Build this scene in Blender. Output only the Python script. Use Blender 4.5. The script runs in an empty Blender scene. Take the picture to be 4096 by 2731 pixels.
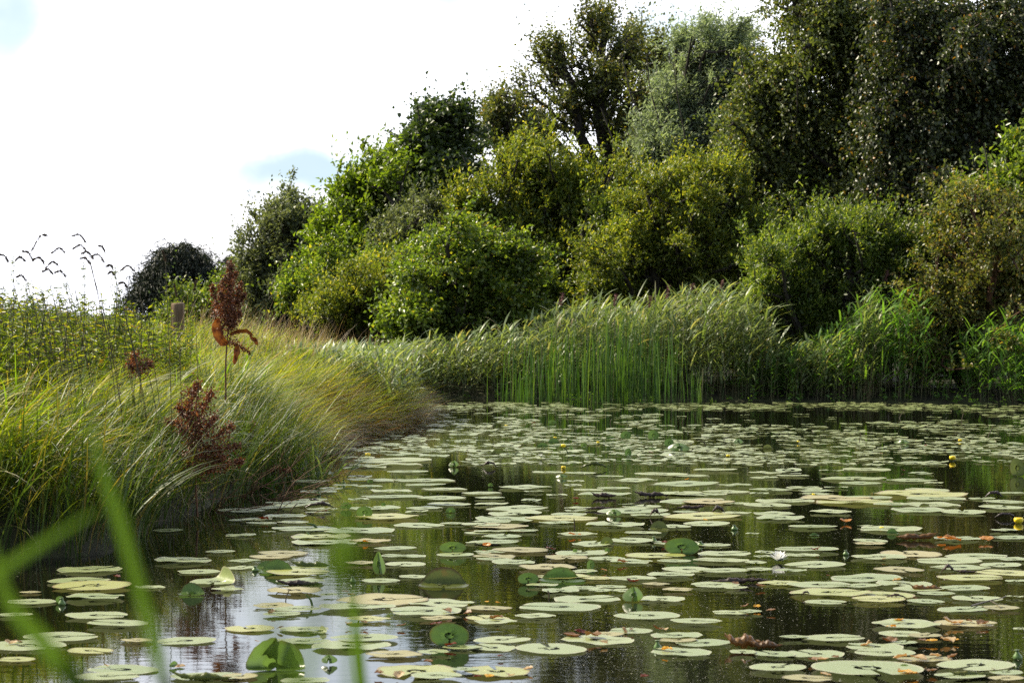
import bpy, math, random
import numpy as np
from mathutils import Vector, Matrix
from math import radians, sin, cos, pi

# ------------------------------------------------------------------ camera, sky, sun, exposure
H_CAM = 1.5            # eye height over the water
F = 10400.0            # focal length in photo pixels (4096 wide)
K = F/7663.0           # distances below are first guesses made for a shorter lens; K stretches them
CX, YH = 2048.0, 1254.0
scene = bpy.context.scene
cam_d = bpy.data.cameras.new('camera'); cam = bpy.data.objects.new('camera', cam_d)
scene.collection.objects.link(cam); scene.camera = cam
cam.location = (0, 0, H_CAM); cam.rotation_euler = (radians(90), 0, 0)
cam_d.sensor_width = 36; cam_d.lens = F / 4096 * 36
cam_d.shift_y = -(1365.5 - YH) / 4096
cam_d.clip_end = 3000; cam_d.clip_start = 0.05
cam_d.dof.use_dof = True; cam_d.dof.focus_distance = 22.0; cam_d.dof.aperture_fstop = 9.0

SUN_AZ, SUN_EL = radians(-64), radians(41)
world = bpy.data.worlds.new('World'); scene.world = world; world.use_nodes = True
wt = world.node_tree; wt.nodes.clear()
def wn(t, **k):
    n = wt.nodes.new(t)
    for a, b in k.items(): setattr(n, a, b)
    return n
wo = wn('ShaderNodeOutputWorld'); bg = wn('ShaderNodeBackground'); sky = wn('ShaderNodeTexSky')
sky.sky_type = 'NISHITA'; sky.sun_disc = False; sky.sun_elevation = SUN_EL; sky.sun_rotation = SUN_AZ % (2*pi)
sky.air_density = 1.0; sky.dust_density = 2.0; sky.ozone_density = 1.0
bg.inputs['Strength'].default_value = 0.10
wt.links.new(bg.outputs[0], wo.inputs[0])
tc = wn('ShaderNodeTexCoord')
mp = wn('ShaderNodeMapping'); mp.inputs['Scale'].default_value = (1.0, 1.0, 3.2); mp.inputs['Location'].default_value = (0.35, 0.1, 0.0)
nz = wn('ShaderNodeTexNoise'); nz.inputs['Scale'].default_value = 2.6; nz.inputs['Detail'].default_value = 7; nz.inputs['Roughness'].default_value = 0.55
wt.links.new(tc.outputs['Generated'], mp.inputs[0]); wt.links.new(mp.outputs[0], nz.inputs[0])
cr = wn('ShaderNodeValToRGB'); cr.color_ramp.elements[0].position = 0.34; cr.color_ramp.elements[1].position = 0.50
wt.links.new(nz.outputs[0], cr.inputs[0])
# gaps in the cloud: soft openings toward given directions
def gap(px, py, w, h, s):
    d = Vector(((px-CX)/F, 1.0, -(py-YH)/F)); d.normalize()
    sub = wn('ShaderNodeVectorMath', operation='SUBTRACT'); sub.inputs[1].default_value = d; wt.links.new(tc.outputs['Generated'], sub.inputs[0])
    n2 = wn('ShaderNodeTexNoise'); n2.inputs['Scale'].default_value = 22; n2.inputs['Detail'].default_value = 5
    wt.links.new(tc.outputs['Generated'], n2.inputs[0])
    wob = wn('ShaderNodeVectorMath', operation='MULTIPLY_ADD'); wob.inputs[1].default_value = (.06, .0, .03)
    wt.links.new(n2.outputs['Color'], wob.inputs[0]); wt.links.new(sub.outputs[0], wob.inputs[2])
    off = wn('ShaderNodeVectorMath', operation='ADD'); off.inputs[1].default_value = (-.03, 0, -.015)
    wt.links.new(wob.outputs[0], off.inputs[0])
    sc_ = wn('ShaderNodeVectorMath', operation='MULTIPLY'); sc_.inputs[1].default_value = (F/w, 0, F/h)
    wt.links.new(off.outputs[0], sc_.inputs[0])
    ln = wn('ShaderNodeVectorMath', operation='LENGTH'); wt.links.new(sc_.outputs[0], ln.inputs[0])
    mr = wn('ShaderNodeMapRange', interpolation_type='SMOOTHSTEP'); mr.inputs['From Min'].default_value = .2; mr.inputs['From Max'].default_value = 1.2
    mr.inputs['To Min'].default_value = s; mr.inputs['To Max'].default_value = 0
    wt.links.new(ln.outputs[1], mr.inputs[0]); return mr.outputs[0]
gs = [gap(1230, 690, 430, 110, .92), gap(0, 110, 260, 280, .85), gap(1850, -60, 560, 170, .80), gap(2700, 130, 240, 150, .7), gap(1400, 420, 180, 60, .6), gap(930,265,120,50,.6)]
acc = gs[0]
for g in gs[1:]:
    a = wn('ShaderNodeMath', operation='MAXIMUM'); wt.links.new(acc, a.inputs[0]); wt.links.new(g, a.inputs[1]); acc = a.outputs[0]
# the cloud sheet is bright on the sun's side and breaks up into blue sky overhead and behind the camera
sep = wn('ShaderNodeSeparateXYZ'); wt.links.new(tc.outputs['Generated'], sep.inputs[0])
fy = wn('ShaderNodeMapRange', interpolation_type='SMOOTHSTEP'); fy.inputs['From Min'].default_value = -.9; fy.inputs['From Max'].default_value = .35; fy.inputs['To Min'].default_value = .15; wt.links.new(sep.outputs[1], fy.inputs[0])
fz = wn('ShaderNodeMapRange', interpolation_type='SMOOTHSTEP'); fz.inputs['From Min'].default_value = .45; fz.inputs['From Max'].default_value = .85; fz.inputs['To Min'].default_value = 1; fz.inputs['To Max'].default_value = .1; wt.links.new(sep.outputs[2], fz.inputs[0])
m1 = wn('ShaderNodeMath', operation='MULTIPLY'); wt.links.new(fy.outputs[0], m1.inputs[0]); wt.links.new(fz.outputs[0], m1.inputs[1])
m2 = wn('ShaderNodeMath', operation='MULTIPLY'); wt.links.new(m1.outputs[0], m2.inputs[0]); wt.links.new(cr.outputs[0], m2.inputs[1])
cl = wn('ShaderNodeMixRGB'); cl.inputs[2].default_value = (11.0, 11.2, 12.2, 1)
wt.links.new(m2.outputs[0], cl.inputs[0]); wt.links.new(sky.outputs[0], cl.inputs[1])
gp = wn('ShaderNodeMixRGB'); gp.inputs[2].default_value = (3.6, 4.7, 5.4, 1)
wt.links.new(acc, gp.inputs[0]); wt.links.new(cl.outputs[0], gp.inputs[1]); wt.links.new(gp.outputs[0], bg.inputs[0])

sd = bpy.data.lights.new('sun', 'SUN'); sd.energy = 5.0; sd.angle = radians(0.6); sd.color = (1.0, 0.90, 0.70)
sun = bpy.data.objects.new('sun', sd); scene.collection.objects.link(sun)
S = Vector((sin(SUN_AZ)*cos(SUN_EL), cos(SUN_AZ)*cos(SUN_EL), sin(SUN_EL)))
sun.rotation_euler = S.to_track_quat('Z', 'Y').to_euler(); sun.location = S*60
vs = scene.view_settings; vs.view_transform = 'Standard'; vs.look = 'None'; vs.gamma = 1.0; vs.exposure = 0.85
scene.render.engine = 'CYCLES'
cy = scene.cycles; cy.use_denoising = False; cy.max_bounces = 5; cy.diffuse_bounces = 2; cy.glossy_bounces = 3; cy.transmission_bounces = 2
cy.transparent_max_bounces = 4; cy.caustics_reflective = False; cy.caustics_refractive = False; cy.sample_clamp_indirect = 6

# ------------------------------------------------------------------ helpers
C = scene.collection
rng = np.random.default_rng(11)
def P(x, y, Y): return np.array([(x-CX)/F*Y, Y, H_CAM-(y-YH)/F*Y])            # a sight line of the photo at distance Y
def Wt(x, y, z=0.0):
    Y = (H_CAM-z)*F/(y-YH); return np.array([(x-CX)/F*Y, Y, z])               # a point on the water plane
def D(x, y): return x*1.7415, y*1.7415
def tag(o, label=None, cat=None, group=None, kind=None):
    if label: o['label'] = label
    if cat: o['category'] = cat
    if group: o['group'] = group
    if kind: o['kind'] = kind
    return o
def empty(name, loc):
    o = bpy.data.objects.new(name, None); o.location = [float(v) for v in loc]; o.empty_display_size = .1; C.objects.link(o); return o
def mesh(name, V, Fc, mat, parent=None, smooth=False, loc=None):
    """V (n,3), Fc list of index arrays (each (m,k)) -> one linked object"""
    V = np.asarray(V, dtype=np.float64)
    if loc is not None: V = V-np.asarray(loc)
    me = bpy.data.meshes.new(name)
    if isinstance(Fc, np.ndarray): Fc = [Fc]
    Fc = [f for f in Fc if len(f)]
    loops = np.concatenate([f.ravel() for f in Fc]); tot = np.concatenate([np.full(len(f), f.shape[1]) for f in Fc])
    st = np.concatenate([[0], np.cumsum(tot)[:-1]])
    me.vertices.add(len(V)); me.vertices.foreach_set('co', V.astype(np.float32).ravel())
    me.loops.add(len(loops)); me.loops.foreach_set('vertex_index', loops.astype(np.int32))
    me.polygons.add(len(tot)); me.polygons.foreach_set('loop_start', st.astype(np.int32)); me.polygons.foreach_set('loop_total', tot.astype(np.int32))
    me.update(calc_edges=True)
    if smooth: me.polygons.foreach_set('use_smooth', np.ones(len(tot), bool))
    me.materials.append(mat)
    o = bpy.data.objects.new(name, me); C.objects.link(o)
    if parent is not None: o.parent = parent
    elif loc is not None: o.location = [float(v) for v in loc]
    return o
class Geo:
    def __init__(s): s.V = []; s.F = []; s.n = 0
    def add(s, V, Fc):
        if isinstance(Fc, np.ndarray): Fc = [Fc]
        for f in Fc: s.F.append(f+s.n)
        s.V.append(V); s.n += len(V); return s
    def build(s, name, mat, parent=None, smooth=False, loc=None):
        by = {}
        for f in s.F: by.setdefault(f.shape[1], []).append(f)
        return mesh(name, np.concatenate(s.V), [np.concatenate(v) for v in by.values()], mat, parent, smooth, loc)
def unit(v): return v/np.maximum(np.linalg.norm(v, axis=-1, keepdims=True), 1e-9)
def blades(root, az, L, w, th0, bend, seg=5, pw=1.0, tip=.05, twist=0.0, side_bend=None, base_w=.7):
    """arching strips. th0: start angle from vertical, bend: total added angle"""
    n = len(root); L = np.broadcast_to(L, n); w = np.broadcast_to(w, n); th0 = np.broadcast_to(th0, n); bend = np.broadcast_to(bend, n)
    az = np.broadcast_to(az, n); sb = np.zeros(n) if side_bend is None else side_bend
    pts = [root]; p = root.copy(); sides = []
    t = np.linspace(0, 1, seg+1)
    for i in range(seg):
        tm = (t[i]+t[i+1])/2; th = th0+bend*tm**pw; a = az+sb*tm
        p = p+np.stack([np.sin(th)*np.cos(a), np.sin(th)*np.sin(a), np.cos(th)], 1)*(L/seg)[:, None]; pts.append(p)
    tw = np.broadcast_to(twist, n)
    V = np.zeros((n, seg+1, 2, 3))
    for i in range(seg+1):
        a = az+sb*t[i]+tw*t[i]
        sd_ = np.stack([-np.sin(a), np.cos(a), 0.25*np.sin(tw*3*t[i]+a)], 1)
        u = t[i]; ww = w*(base_w+(1-base_w)*min(1, u/.35))*(1 if u < .5 else max(tip, 1-((u-.5)/.5)**1.6))
        V[:, i, 0] = pts[i]-sd_*ww[:, None]/2; V[:, i, 1] = pts[i]+sd_*ww[:, None]/2
    base = (np.arange(n)*(seg+1)*2)[:, None]
    q = np.concatenate([base+np.array([[2*i, 2*i+1, 2*i+3, 2*i+2]]) for i in range(seg)], 0)
    return V.reshape(-1, 3), q
def leaves(pos, d, nrm, L, w, fold=.12):
    n = len(pos); d = unit(d); sd_ = unit(np.cross(d, nrm)); nn = np.cross(sd_, d)
    L = np.broadcast_to(L, n)[:, None]; w = np.broadcast_to(w, n)[:, None]
    V = np.zeros((n, 4, 3)); V[:, 0] = pos; V[:, 2] = pos+d*L-nn*L*.12
    V[:, 1] = pos+d*L*.42+sd_*w/2+nn*w*fold*2; V[:, 3] = pos+d*L*.42-sd_*w/2+nn*w*fold*2
    b = (np.arange(n)*4)[:, None]
    return V.reshape(-1, 3), np.concatenate([b+np.array([[0, 1, 2]]), b+np.array([[0, 2, 3]])], 0)
def tubes(A, B, ra, rb, k=5):
    n = len(A); ax = unit(B-A); ref = np.where(np.abs(ax[:, 2:3]) > .9, np.array([[1., 0, 0]]), np.array([[0, 0, 1.]]))
    u = unit(np.cross(ax, ref)); v = np.cross(ax, u); ra = np.broadcast_to(ra, n); rb = np.broadcast_to(rb, n)
    a = np.arange(k)*2*pi/k; V = np.zeros((n, 2, k, 3))
    for j in range(k):
        o = u*cos(a[j])+v*sin(a[j]); V[:, 0, j] = A+o*ra[:, None]; V[:, 1, j] = B+o*rb[:, None]
    b = (np.arange(n)*2*k)[:, None]
    q = np.concatenate([b+np.array([[j, (j+1) % k, k+(j+1) % k, k+j]]) for j in range(k)], 0)
    return V.reshape(-1, 3), q
def polytube(pts, r, k=6):
    pts = np.asarray(pts, float); n = len(pts); r = np.broadcast_to(r, n); t = np.gradient(pts, axis=0); t = unit(t)
    ref = np.array([0.3, 1, .1]) if abs(t[0][1]) < .8 else np.array([1., 0, .2])
    u = unit(np.cross(t, ref)); v = np.cross(t, u); a = np.arange(k)*2*pi/k
    V = (pts[:, None]+r[:, None, None]*(u[:, None]*np.cos(a)[None, :, None]+v[:, None]*np.sin(a)[None, :, None])).reshape(-1, 3)
    q = np.array([[i*k+j, i*k+(j+1) % k, (i+1)*k+(j+1) % k, (i+1)*k+j] for i in range(n-1) for j in range(k)])
    return V, q
def bez(pts, m=12):
    pts = np.asarray(pts, float); n = len(pts); s = np.linspace(0, n-1, m); out = []
    for x in s:
        i = min(int(x), n-2); f = x-i; p0 = pts[max(i-1, 0)]; p1 = pts[i]; p2 = pts[i+1]; p3 = pts[min(i+2, n-1)]
        out.append(.5*((2*p1)+(-p0+p2)*f+(2*p0-5*p1+4*p2-p3)*f*f+(-p0+3*p1-3*p2+p3)*f**3))
    return np.array(out)
def vary(c, s): return tuple(min(1, max(0, v*s)) for v in c[:3])+(1,)
def plant_mat(name, stops, rough=.45, trans=.4, tcol=None, spec=.5, scale_noise=None, gain=1.0):
    """stops: list of (position, rgb) picked per leaf"""
    m = bpy.data.materials.new(name); m.use_nodes = True; nt = m.node_tree; nt.nodes.clear()
    o = nt.nodes.new('ShaderNodeOutputMaterial'); g = nt.nodes.new('ShaderNodeNewGeometry'); r = nt.nodes.new('ShaderNodeValToRGB')
    r.color_ramp.interpolation = 'LINEAR'
    if gain != 1: stops = [(p, tuple(min(.9, v*gain) for v in c)) for p, c in stops]
    while len(r.color_ramp.elements) < len(stops): r.color_ramp.elements.new(.5)
    for e, (p, c) in zip(r.color_ramp.elements, sorted(stops)): e.position = p; e.color = (*c, 1)
    nt.links.new(g.outputs['Random Per Island'], r.inputs[0]); col = r.outputs[0]
    # broad patches of slightly different growth
    nz = nt.nodes.new('ShaderNodeTexNoise'); nz.inputs['Scale'].default_value = scale_noise or 1.3; nz.inputs['Detail'].default_value = 2
    tcn = nt.nodes.new('ShaderNodeTexCoord'); nt.links.new(tcn.outputs['Object'], nz.inputs[0])
    hs = nt.nodes.new('ShaderNodeHueSaturation'); mr = nt.nodes.new('ShaderNodeMapRange')
    mr.inputs['From Min'].default_value = .3; mr.inputs['From Max'].default_value = .7; mr.inputs['To Min'].default_value = .72; mr.inputs['To Max'].default_value = 1.3
    nt.links.new(nz.outputs[0], mr.inputs[0]); nt.links.new(mr.outputs[0], hs.inputs['Value']); nt.links.new(col, hs.inputs['Color'])
    p = nt.nodes.new('ShaderNodeBsdfPrincipled'); p.inputs['Roughness'].default_value = rough; p.inputs['Specular IOR Level'].default_value = spec
    nt.links.new(hs.outputs[0], p.inputs['Base Color'])
    if trans:
        t = nt.nodes.new('ShaderNodeBsdfTranslucent'); mx = nt.nodes.new('ShaderNodeMixShader'); mx.inputs[0].default_value = trans
        ml = nt.nodes.new('ShaderNodeMixRGB'); ml.blend_type = 'MULTIPLY'; ml.inputs[0].default_value = 1; ml.inputs[2].default_value = (*(tcol or (1.5, 1.5, .5)), 1)
        nt.links.new(hs.outputs[0], ml.inputs[1]); nt.links.new(ml.outputs[0], t.inputs[0])
        nt.links.new(p.outputs[0], mx.inputs[1]); nt.links.new(t.outputs[0], mx.inputs[2]); nt.links.new(mx.outputs[0], o.inputs[0])
    else: nt.links.new(p.outputs[0], o.inputs[0])
    return m
def noise_mat(name, c1, c2, scale=8, rough=.8, bump=.3, dist=.02, stretch=(1, 1, 1), trans=0, spec=.3):
    m = bpy.data.materials.new(name); m.use_nodes = True; nt = m.node_tree; p = nt.nodes['Principled BSDF']
    tcn = nt.nodes.new('ShaderNodeTexCoord'); mpn = nt.nodes.new('ShaderNodeMapping'); mpn.inputs['Scale'].default_value = stretch
    nz = nt.nodes.new('ShaderNodeTexNoise'); nz.inputs['Scale'].default_value = scale; nz.inputs['Detail'].default_value = 6
    r = nt.nodes.new('ShaderNodeValToRGB'); r.color_ramp.elements[0].position = .35; r.color_ramp.elements[1].position = .65
    r.color_ramp.elements[0].color = (*c1, 1); r.color_ramp.elements[1].color = (*c2, 1)
    nt.links.new(tcn.outputs['Object'], mpn.inputs[0]); nt.links.new(mpn.outputs[0], nz.inputs[0]); nt.links.new(nz.outputs[0], r.inputs[0])
    nt.links.new(r.outputs[0], p.inputs['Base Color']); p.inputs['Roughness'].default_value = rough; p.inputs['Specular IOR Level'].default_value = spec
    if bump:
        b = nt.nodes.new('ShaderNodeBump'); b.inputs['Strength'].default_value = bump; b.inputs['Distance'].default_value = dist
        nt.links.new(nz.outputs[0], b.inputs['Height']); nt.links.new(b.outputs[0], p.inputs['Normal'])
    if trans:
        o = nt.nodes['Material Output']; t = nt.nodes.new('ShaderNodeBsdfTranslucent'); mx = nt.nodes.new('ShaderNodeMixShader'); mx.inputs[0].default_value = trans
        nt.links.new(r.outputs[0], t.inputs[0]); nt.links.new(p.outputs[0], mx.inputs[1]); nt.links.new(t.outputs[0], mx.inputs[2]); nt.links.new(mx.outputs[0], o.inputs[0])
    return m

# ------------------------------------------------------------------ ground and water
SHORE = np.array([(-9.5, 10.2), (-5, 11.2), (-3.1, 11.55), (-2.25, 11.9), (-2.35, 13.2), (-2.1, 14.6), (-2.0, 16.5), (-1.72, 18.4), (-1.62, 21.5), (-1.22, 25.2), (-1.12, 28.0),
    (-1.7, 30.5), (-2.3, 32.6), (-1.8, 34.0), (0.5, 33.9), (3.0, 33.0), (5.5, 32.4), (8.4, 31.6), (12, 30.5), (17, 26), (18, 10), (13, 2.6), (4, 1.3), (-3, 1.25), (-10, 2.5), (-15, 7)])
SHORE[:, 0] -= .30*((SHORE[:, 0] < 0) & (SHORE[:, 1] > 20) & (SHORE[:, 1] < 33)); SHORE[:, 0] -= .28*((SHORE[:, 0] < -1.5) & (SHORE[:, 0] > -3.2) & (SHORE[:, 1] > 11) & (SHORE[:, 1] < 23)); SHORE[:, 1] *= K
def sdist(X, Y):
    """signed distance to the shoreline, positive on land"""
    p = np.stack([X.ravel(), Y.ravel()], 1); n = len(SHORE); best = np.full(len(p), 1e9); inside = np.zeros(len(p), bool)
    for i in range(n):
        a = SHORE[i]; b = SHORE[(i+1) % n]; ab = b-a; t = np.clip(((p-a)@ab)/(ab@ab), 0, 1)
        best = np.minimum(best, np.linalg.norm(p-(a+t[:, None]*ab), axis=1))
        c = ((a[1] > p[:, 1]) != (b[1] > p[:, 1])) & (p[:, 0] < (b[0]-a[0])*(p[:, 1]-a[1])/(b[1]-a[1]+1e-12)+a[0]); inside ^= c
    return np.where(inside, -best, best).reshape(X.shape)
def sstep(x): x = np.clip(x, 0, 1); return x*x*(3-2*x)
def ground_z(X, Y):
    d = sdist(X, Y)
    # the left bank stands higher than the far and the near one
    left = sstep((1.5-X)/2.5)*sstep((33-Y/K)/4)*sstep((Y/K-6)/3)
    top = .22+.62*left
    z = np.where(d > 0, .02+.22*sstep(d/.9)+left*(.27*sstep(d/.75)+.36*sstep((d-.7)/2.4)), -.75*sstep(-d/1.0))
    z = z+.05*np.sin(X*1.3+Y*.7)*sstep(d/3)+.04*np.sin(X*.5-Y*1.1)*sstep(d/3)
    return z
def axis(a0, a1, step, far0, far1):
    core = np.arange(a0, a1+1e-6, step); g = lambda k: step*(1.22**np.arange(1, k)).cumsum()
    lo = a0-g(40); hi = a1+g(40); return np.concatenate([lo[lo > far0][::-1], core, hi[hi < far1]])
ax_ = axis(-12, 20, .3, -900, 900); ay_ = axis(-2, 56, .3, -300, 1500)
GX, GY = np.meshgrid(ax_, ay_, indexing='ij'); GZ = ground_z(GX, GY)
nx, ny = GX.shape; idx = np.arange(nx*ny).reshape(nx, ny)
gq = np.stack([idx[:-1, :-1], idx[1:, :-1], idx[1:, 1:], idx[:-1, 1:]], -1).reshape(-1, 4)
m_ground = noise_mat('meadow soil and grass', (.012, .010, .005), (.040, .045, .014), 3.0, .95, .6, .05)
tag(mesh('ground', np.stack([GX, GY, GZ], -1).reshape(-1, 3), gq, m_ground, smooth=True), kind='structure')

mw = bpy.data.materials.new('pond water'); mw.use_nodes = True; nt = mw.node_tree; p = nt.nodes['Principled BSDF']
p.inputs['Base Color'].default_value = (.006, .0065, .003, 1); p.inputs['Roughness'].default_value = .025; p.inputs['IOR'].default_value = 1.333
tcn = nt.nodes.new('ShaderNodeTexCoord'); mpn = nt.nodes.new('ShaderNodeMapping'); mpn.inputs['Scale'].default_value = (1, 1.6, 1)
n1 = nt.nodes.new('ShaderNodeTexNoise'); n1.inputs['Scale'].default_value = 7; n1.inputs['Detail'].default_value = 3; n1.inputs['Roughness'].default_value = .5
n2 = nt.nodes.new('ShaderNodeTexNoise'); n2.inputs['Scale'].default_value = 1.1; n2.inputs['Detail'].default_value = 2
nt.links.new(tcn.outputs['Object'], mpn.inputs[0]); nt.links.new(mpn.outputs[0], n1.inputs[0]); nt.links.new(tcn.outputs['Object'], n2.inputs[0])
mm = nt.nodes.new('ShaderNodeMath'); mm.operation = 'MULTIPLY'; nt.links.new(n1.outputs[0], mm.inputs[0]); nt.links.new(n2.outputs[0], mm.inputs[1])
b = nt.nodes.new('ShaderNodeBump'); b.inputs['Strength'].default_value = .12; b.inputs['Distance'].default_value = .01
nt.links.new(mm.outputs[0], b.inputs['Height']); nt.links.new(b.outputs[0], p.inputs['Normal'])
wx = np.array([[-22, -6, 0], [26, -6, 0], [26, 52, 0], [-22, 52, 0]], float)
tag(mesh('water', wx, np.array([[0, 1, 2, 3]]), mw), kind='structure')

# ------------------------------------------------------------------ trees and bushes beyond the pond
m_bark = noise_mat('grey brown bark', (.020, .016, .012), (.065, .055, .045), 14, .9, .6, .02, (1, 1, .25))
m_birchbark = noise_mat('pale birch bark', (.05, .045, .04), (.30, .28, .25), 7, .85, .4, .01, (.6, .6, 2.0))
m_redbark = noise_mat('reddish sapling bark', (.05, .022, .014), (.12, .055, .03), 14, .8, .5, .01, (1, 1, .3))
G = lambda r, g, b: (r, g, b)
M = {
 'willow_yellow': plant_mat('goat willow leaf', [(0, G(.075, .115, .02)), (.5, G(.125, .17, .03)), (.85, G(.21, .24, .04)), (1, G(.42, .40, .08))], .45, .48, (1.5, 1.4, .4)),  # yellow top tone puts highlights into the colour of some leaves
 'willow_deep': plant_mat('deep green willow leaf', [(0, G(.06, .10, .02)), (.6, G(.105, .155, .03)), (1, G(.28, .31, .07))], .42, .46, (1.45, 1.45, .45)),
 'silver': plant_mat('silvery white willow leaf', [(0, G(.15, .19, .11)), (.5, G(.22, .265, .16)), (1, G(.34, .38, .26))], .5, .42, (1.2, 1.3, .7)),
 'poplar': plant_mat('poplar leaf', [(0, G(.07, .09, .03)), (.6, G(.115, .135, .042)), (.95, G(.17, .18, .055)), (1, G(.40, .26, .04))], .4, .4, (1.35, 1.35, .5)),
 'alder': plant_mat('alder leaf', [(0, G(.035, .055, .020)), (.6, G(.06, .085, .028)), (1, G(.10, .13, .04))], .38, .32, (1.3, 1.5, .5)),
 'bright': plant_mat('bright green cherry leaf', [(0, G(.08, .125, .018)), (.6, G(.13, .185, .026)), (1, G(.22, .26, .045))], .42, .5, (1.4, 1.5, .35)),
 'greygreen': plant_mat('grey green sallow leaf', [(0, G(.08, .10, .052)), (.6, G(.13, .15, .075)), (1, G(.21, .23, .12))], .45, .4, (1.3, 1.35, .6)),
 'birch': plant_mat('birch leaf turning brown', [(0, G(.06, .08, .026)), (.6, G(.12, .145, .042)), (.93, G(.18, .195, .06)), (.985, G(.22, .18, .05)), (1, G(.45, .28, .05))], .42, .42, (1.25, 1.35, .45)),
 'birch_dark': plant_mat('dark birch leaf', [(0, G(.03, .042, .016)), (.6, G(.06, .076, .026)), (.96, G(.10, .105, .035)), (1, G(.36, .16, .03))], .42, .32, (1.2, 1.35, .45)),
 'birch_green': plant_mat('green birch leaf', [(0, G(.075, .115, .022)), (.6, G(.125, .18, .032)), (.95, G(.25, .29, .06)), (1, G(.45, .32, .04))], .36, .45, (1.4, 1.5, .4)),
 'brownish': plant_mat('rusty birch sapling leaf', [(0, G(.08, .10, .03)), (.5, G(.14, .155, .045)), (.85, G(.19, .165, .05)), (1, G(.33, .21, .05))], .42, .44, (1.25, 1.35, .45)),
 'weeping': plant_mat('silhouetted weeping willow leaf', [(0, G(.014, .020, .009)), (1, G(.03, .04, .017))], .6, .15, (1.2, 1.3, .6)),  # near-black tone puts the backlit silhouette into the leaf colour
}
def pick_nodes(lobes, Y, R, n, gap=-.35):
    """branch ends: half in small tufts, half spread over the lobes' outer half with hollows between"""
    ex = []
    for l in lobes:      # small side lobes break up the outline
        for _ in range(5):
            a_ = R.uniform(-.3, pi+.3); f_ = R.uniform(.75, 1.05); r_ = R.uniform(.20, .42); ex.append((l[0]+l[2]*f_*cos(a_), l[1]-l[3]*f_*.85*sin(a_), l[2]*r_*R.uniform(.7, 1.2), l[3]*r_*1.3, l[4]+R.normal(0, .5)))
    lobes = list(lobes)+ex; A = np.array([l[2]*l[3] for l in lobes]); n0_ = n; li = R.choice(len(lobes), n*2, p=A/A.sum()); Lb = np.array(lobes)[li]
    c = np.stack([(Lb[:, 0]-CX)/F*Y, Y+Lb[:, 4]*K, H_CAM-(Lb[:, 1]+30-YH)/F*Y], 1); ax3 = np.stack([.94*Lb[:, 2], .8*np.minimum(Lb[:, 2], Lb[:, 3]*1.3), .70*Lb[:, 3]], 1)/F*Y
    v = unit(R.normal(size=(n*2, 3))); ph = R.uniform(0, 6, 6)
    bump = 1+.16*np.sin(v[:, 0]*5+ph[0]+li)+.14*np.sin(v[:, 2]*6+ph[1]+li*2)+.10*np.sin(v[:, 0]*13+ph[2])*np.sin(v[:, 2]*11+ph[3])
    rad = (.30+.74*R.random(n*2)**.55)*bump; p = c+v*rad[:, None]*ax3
    q = p*2.6; hole = np.sin(q[:, 0]+ph[4])*np.sin(q[:, 2]*1.1+ph[5]+q[:, 1])+.6*np.sin(q[:, 0]*2.3+q[:, 2]*1.7)*np.sin(q[:, 2]*2.1-q[:, 1]); keep = hole+R.normal(0, .35, len(q)) > gap
    p = p[keep][:n]; v = v[keep][:n]; m = len(p)//2; j = R.integers(m, len(p), m); t = R.normal(size=(m, 3))*.13*(1+R.random((m, 1))); sub = R.random(m) < .6; p[:m][sub] = (p[j]+t)[sub]; v[:m][sub] = v[j][sub]
    return p, v
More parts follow.
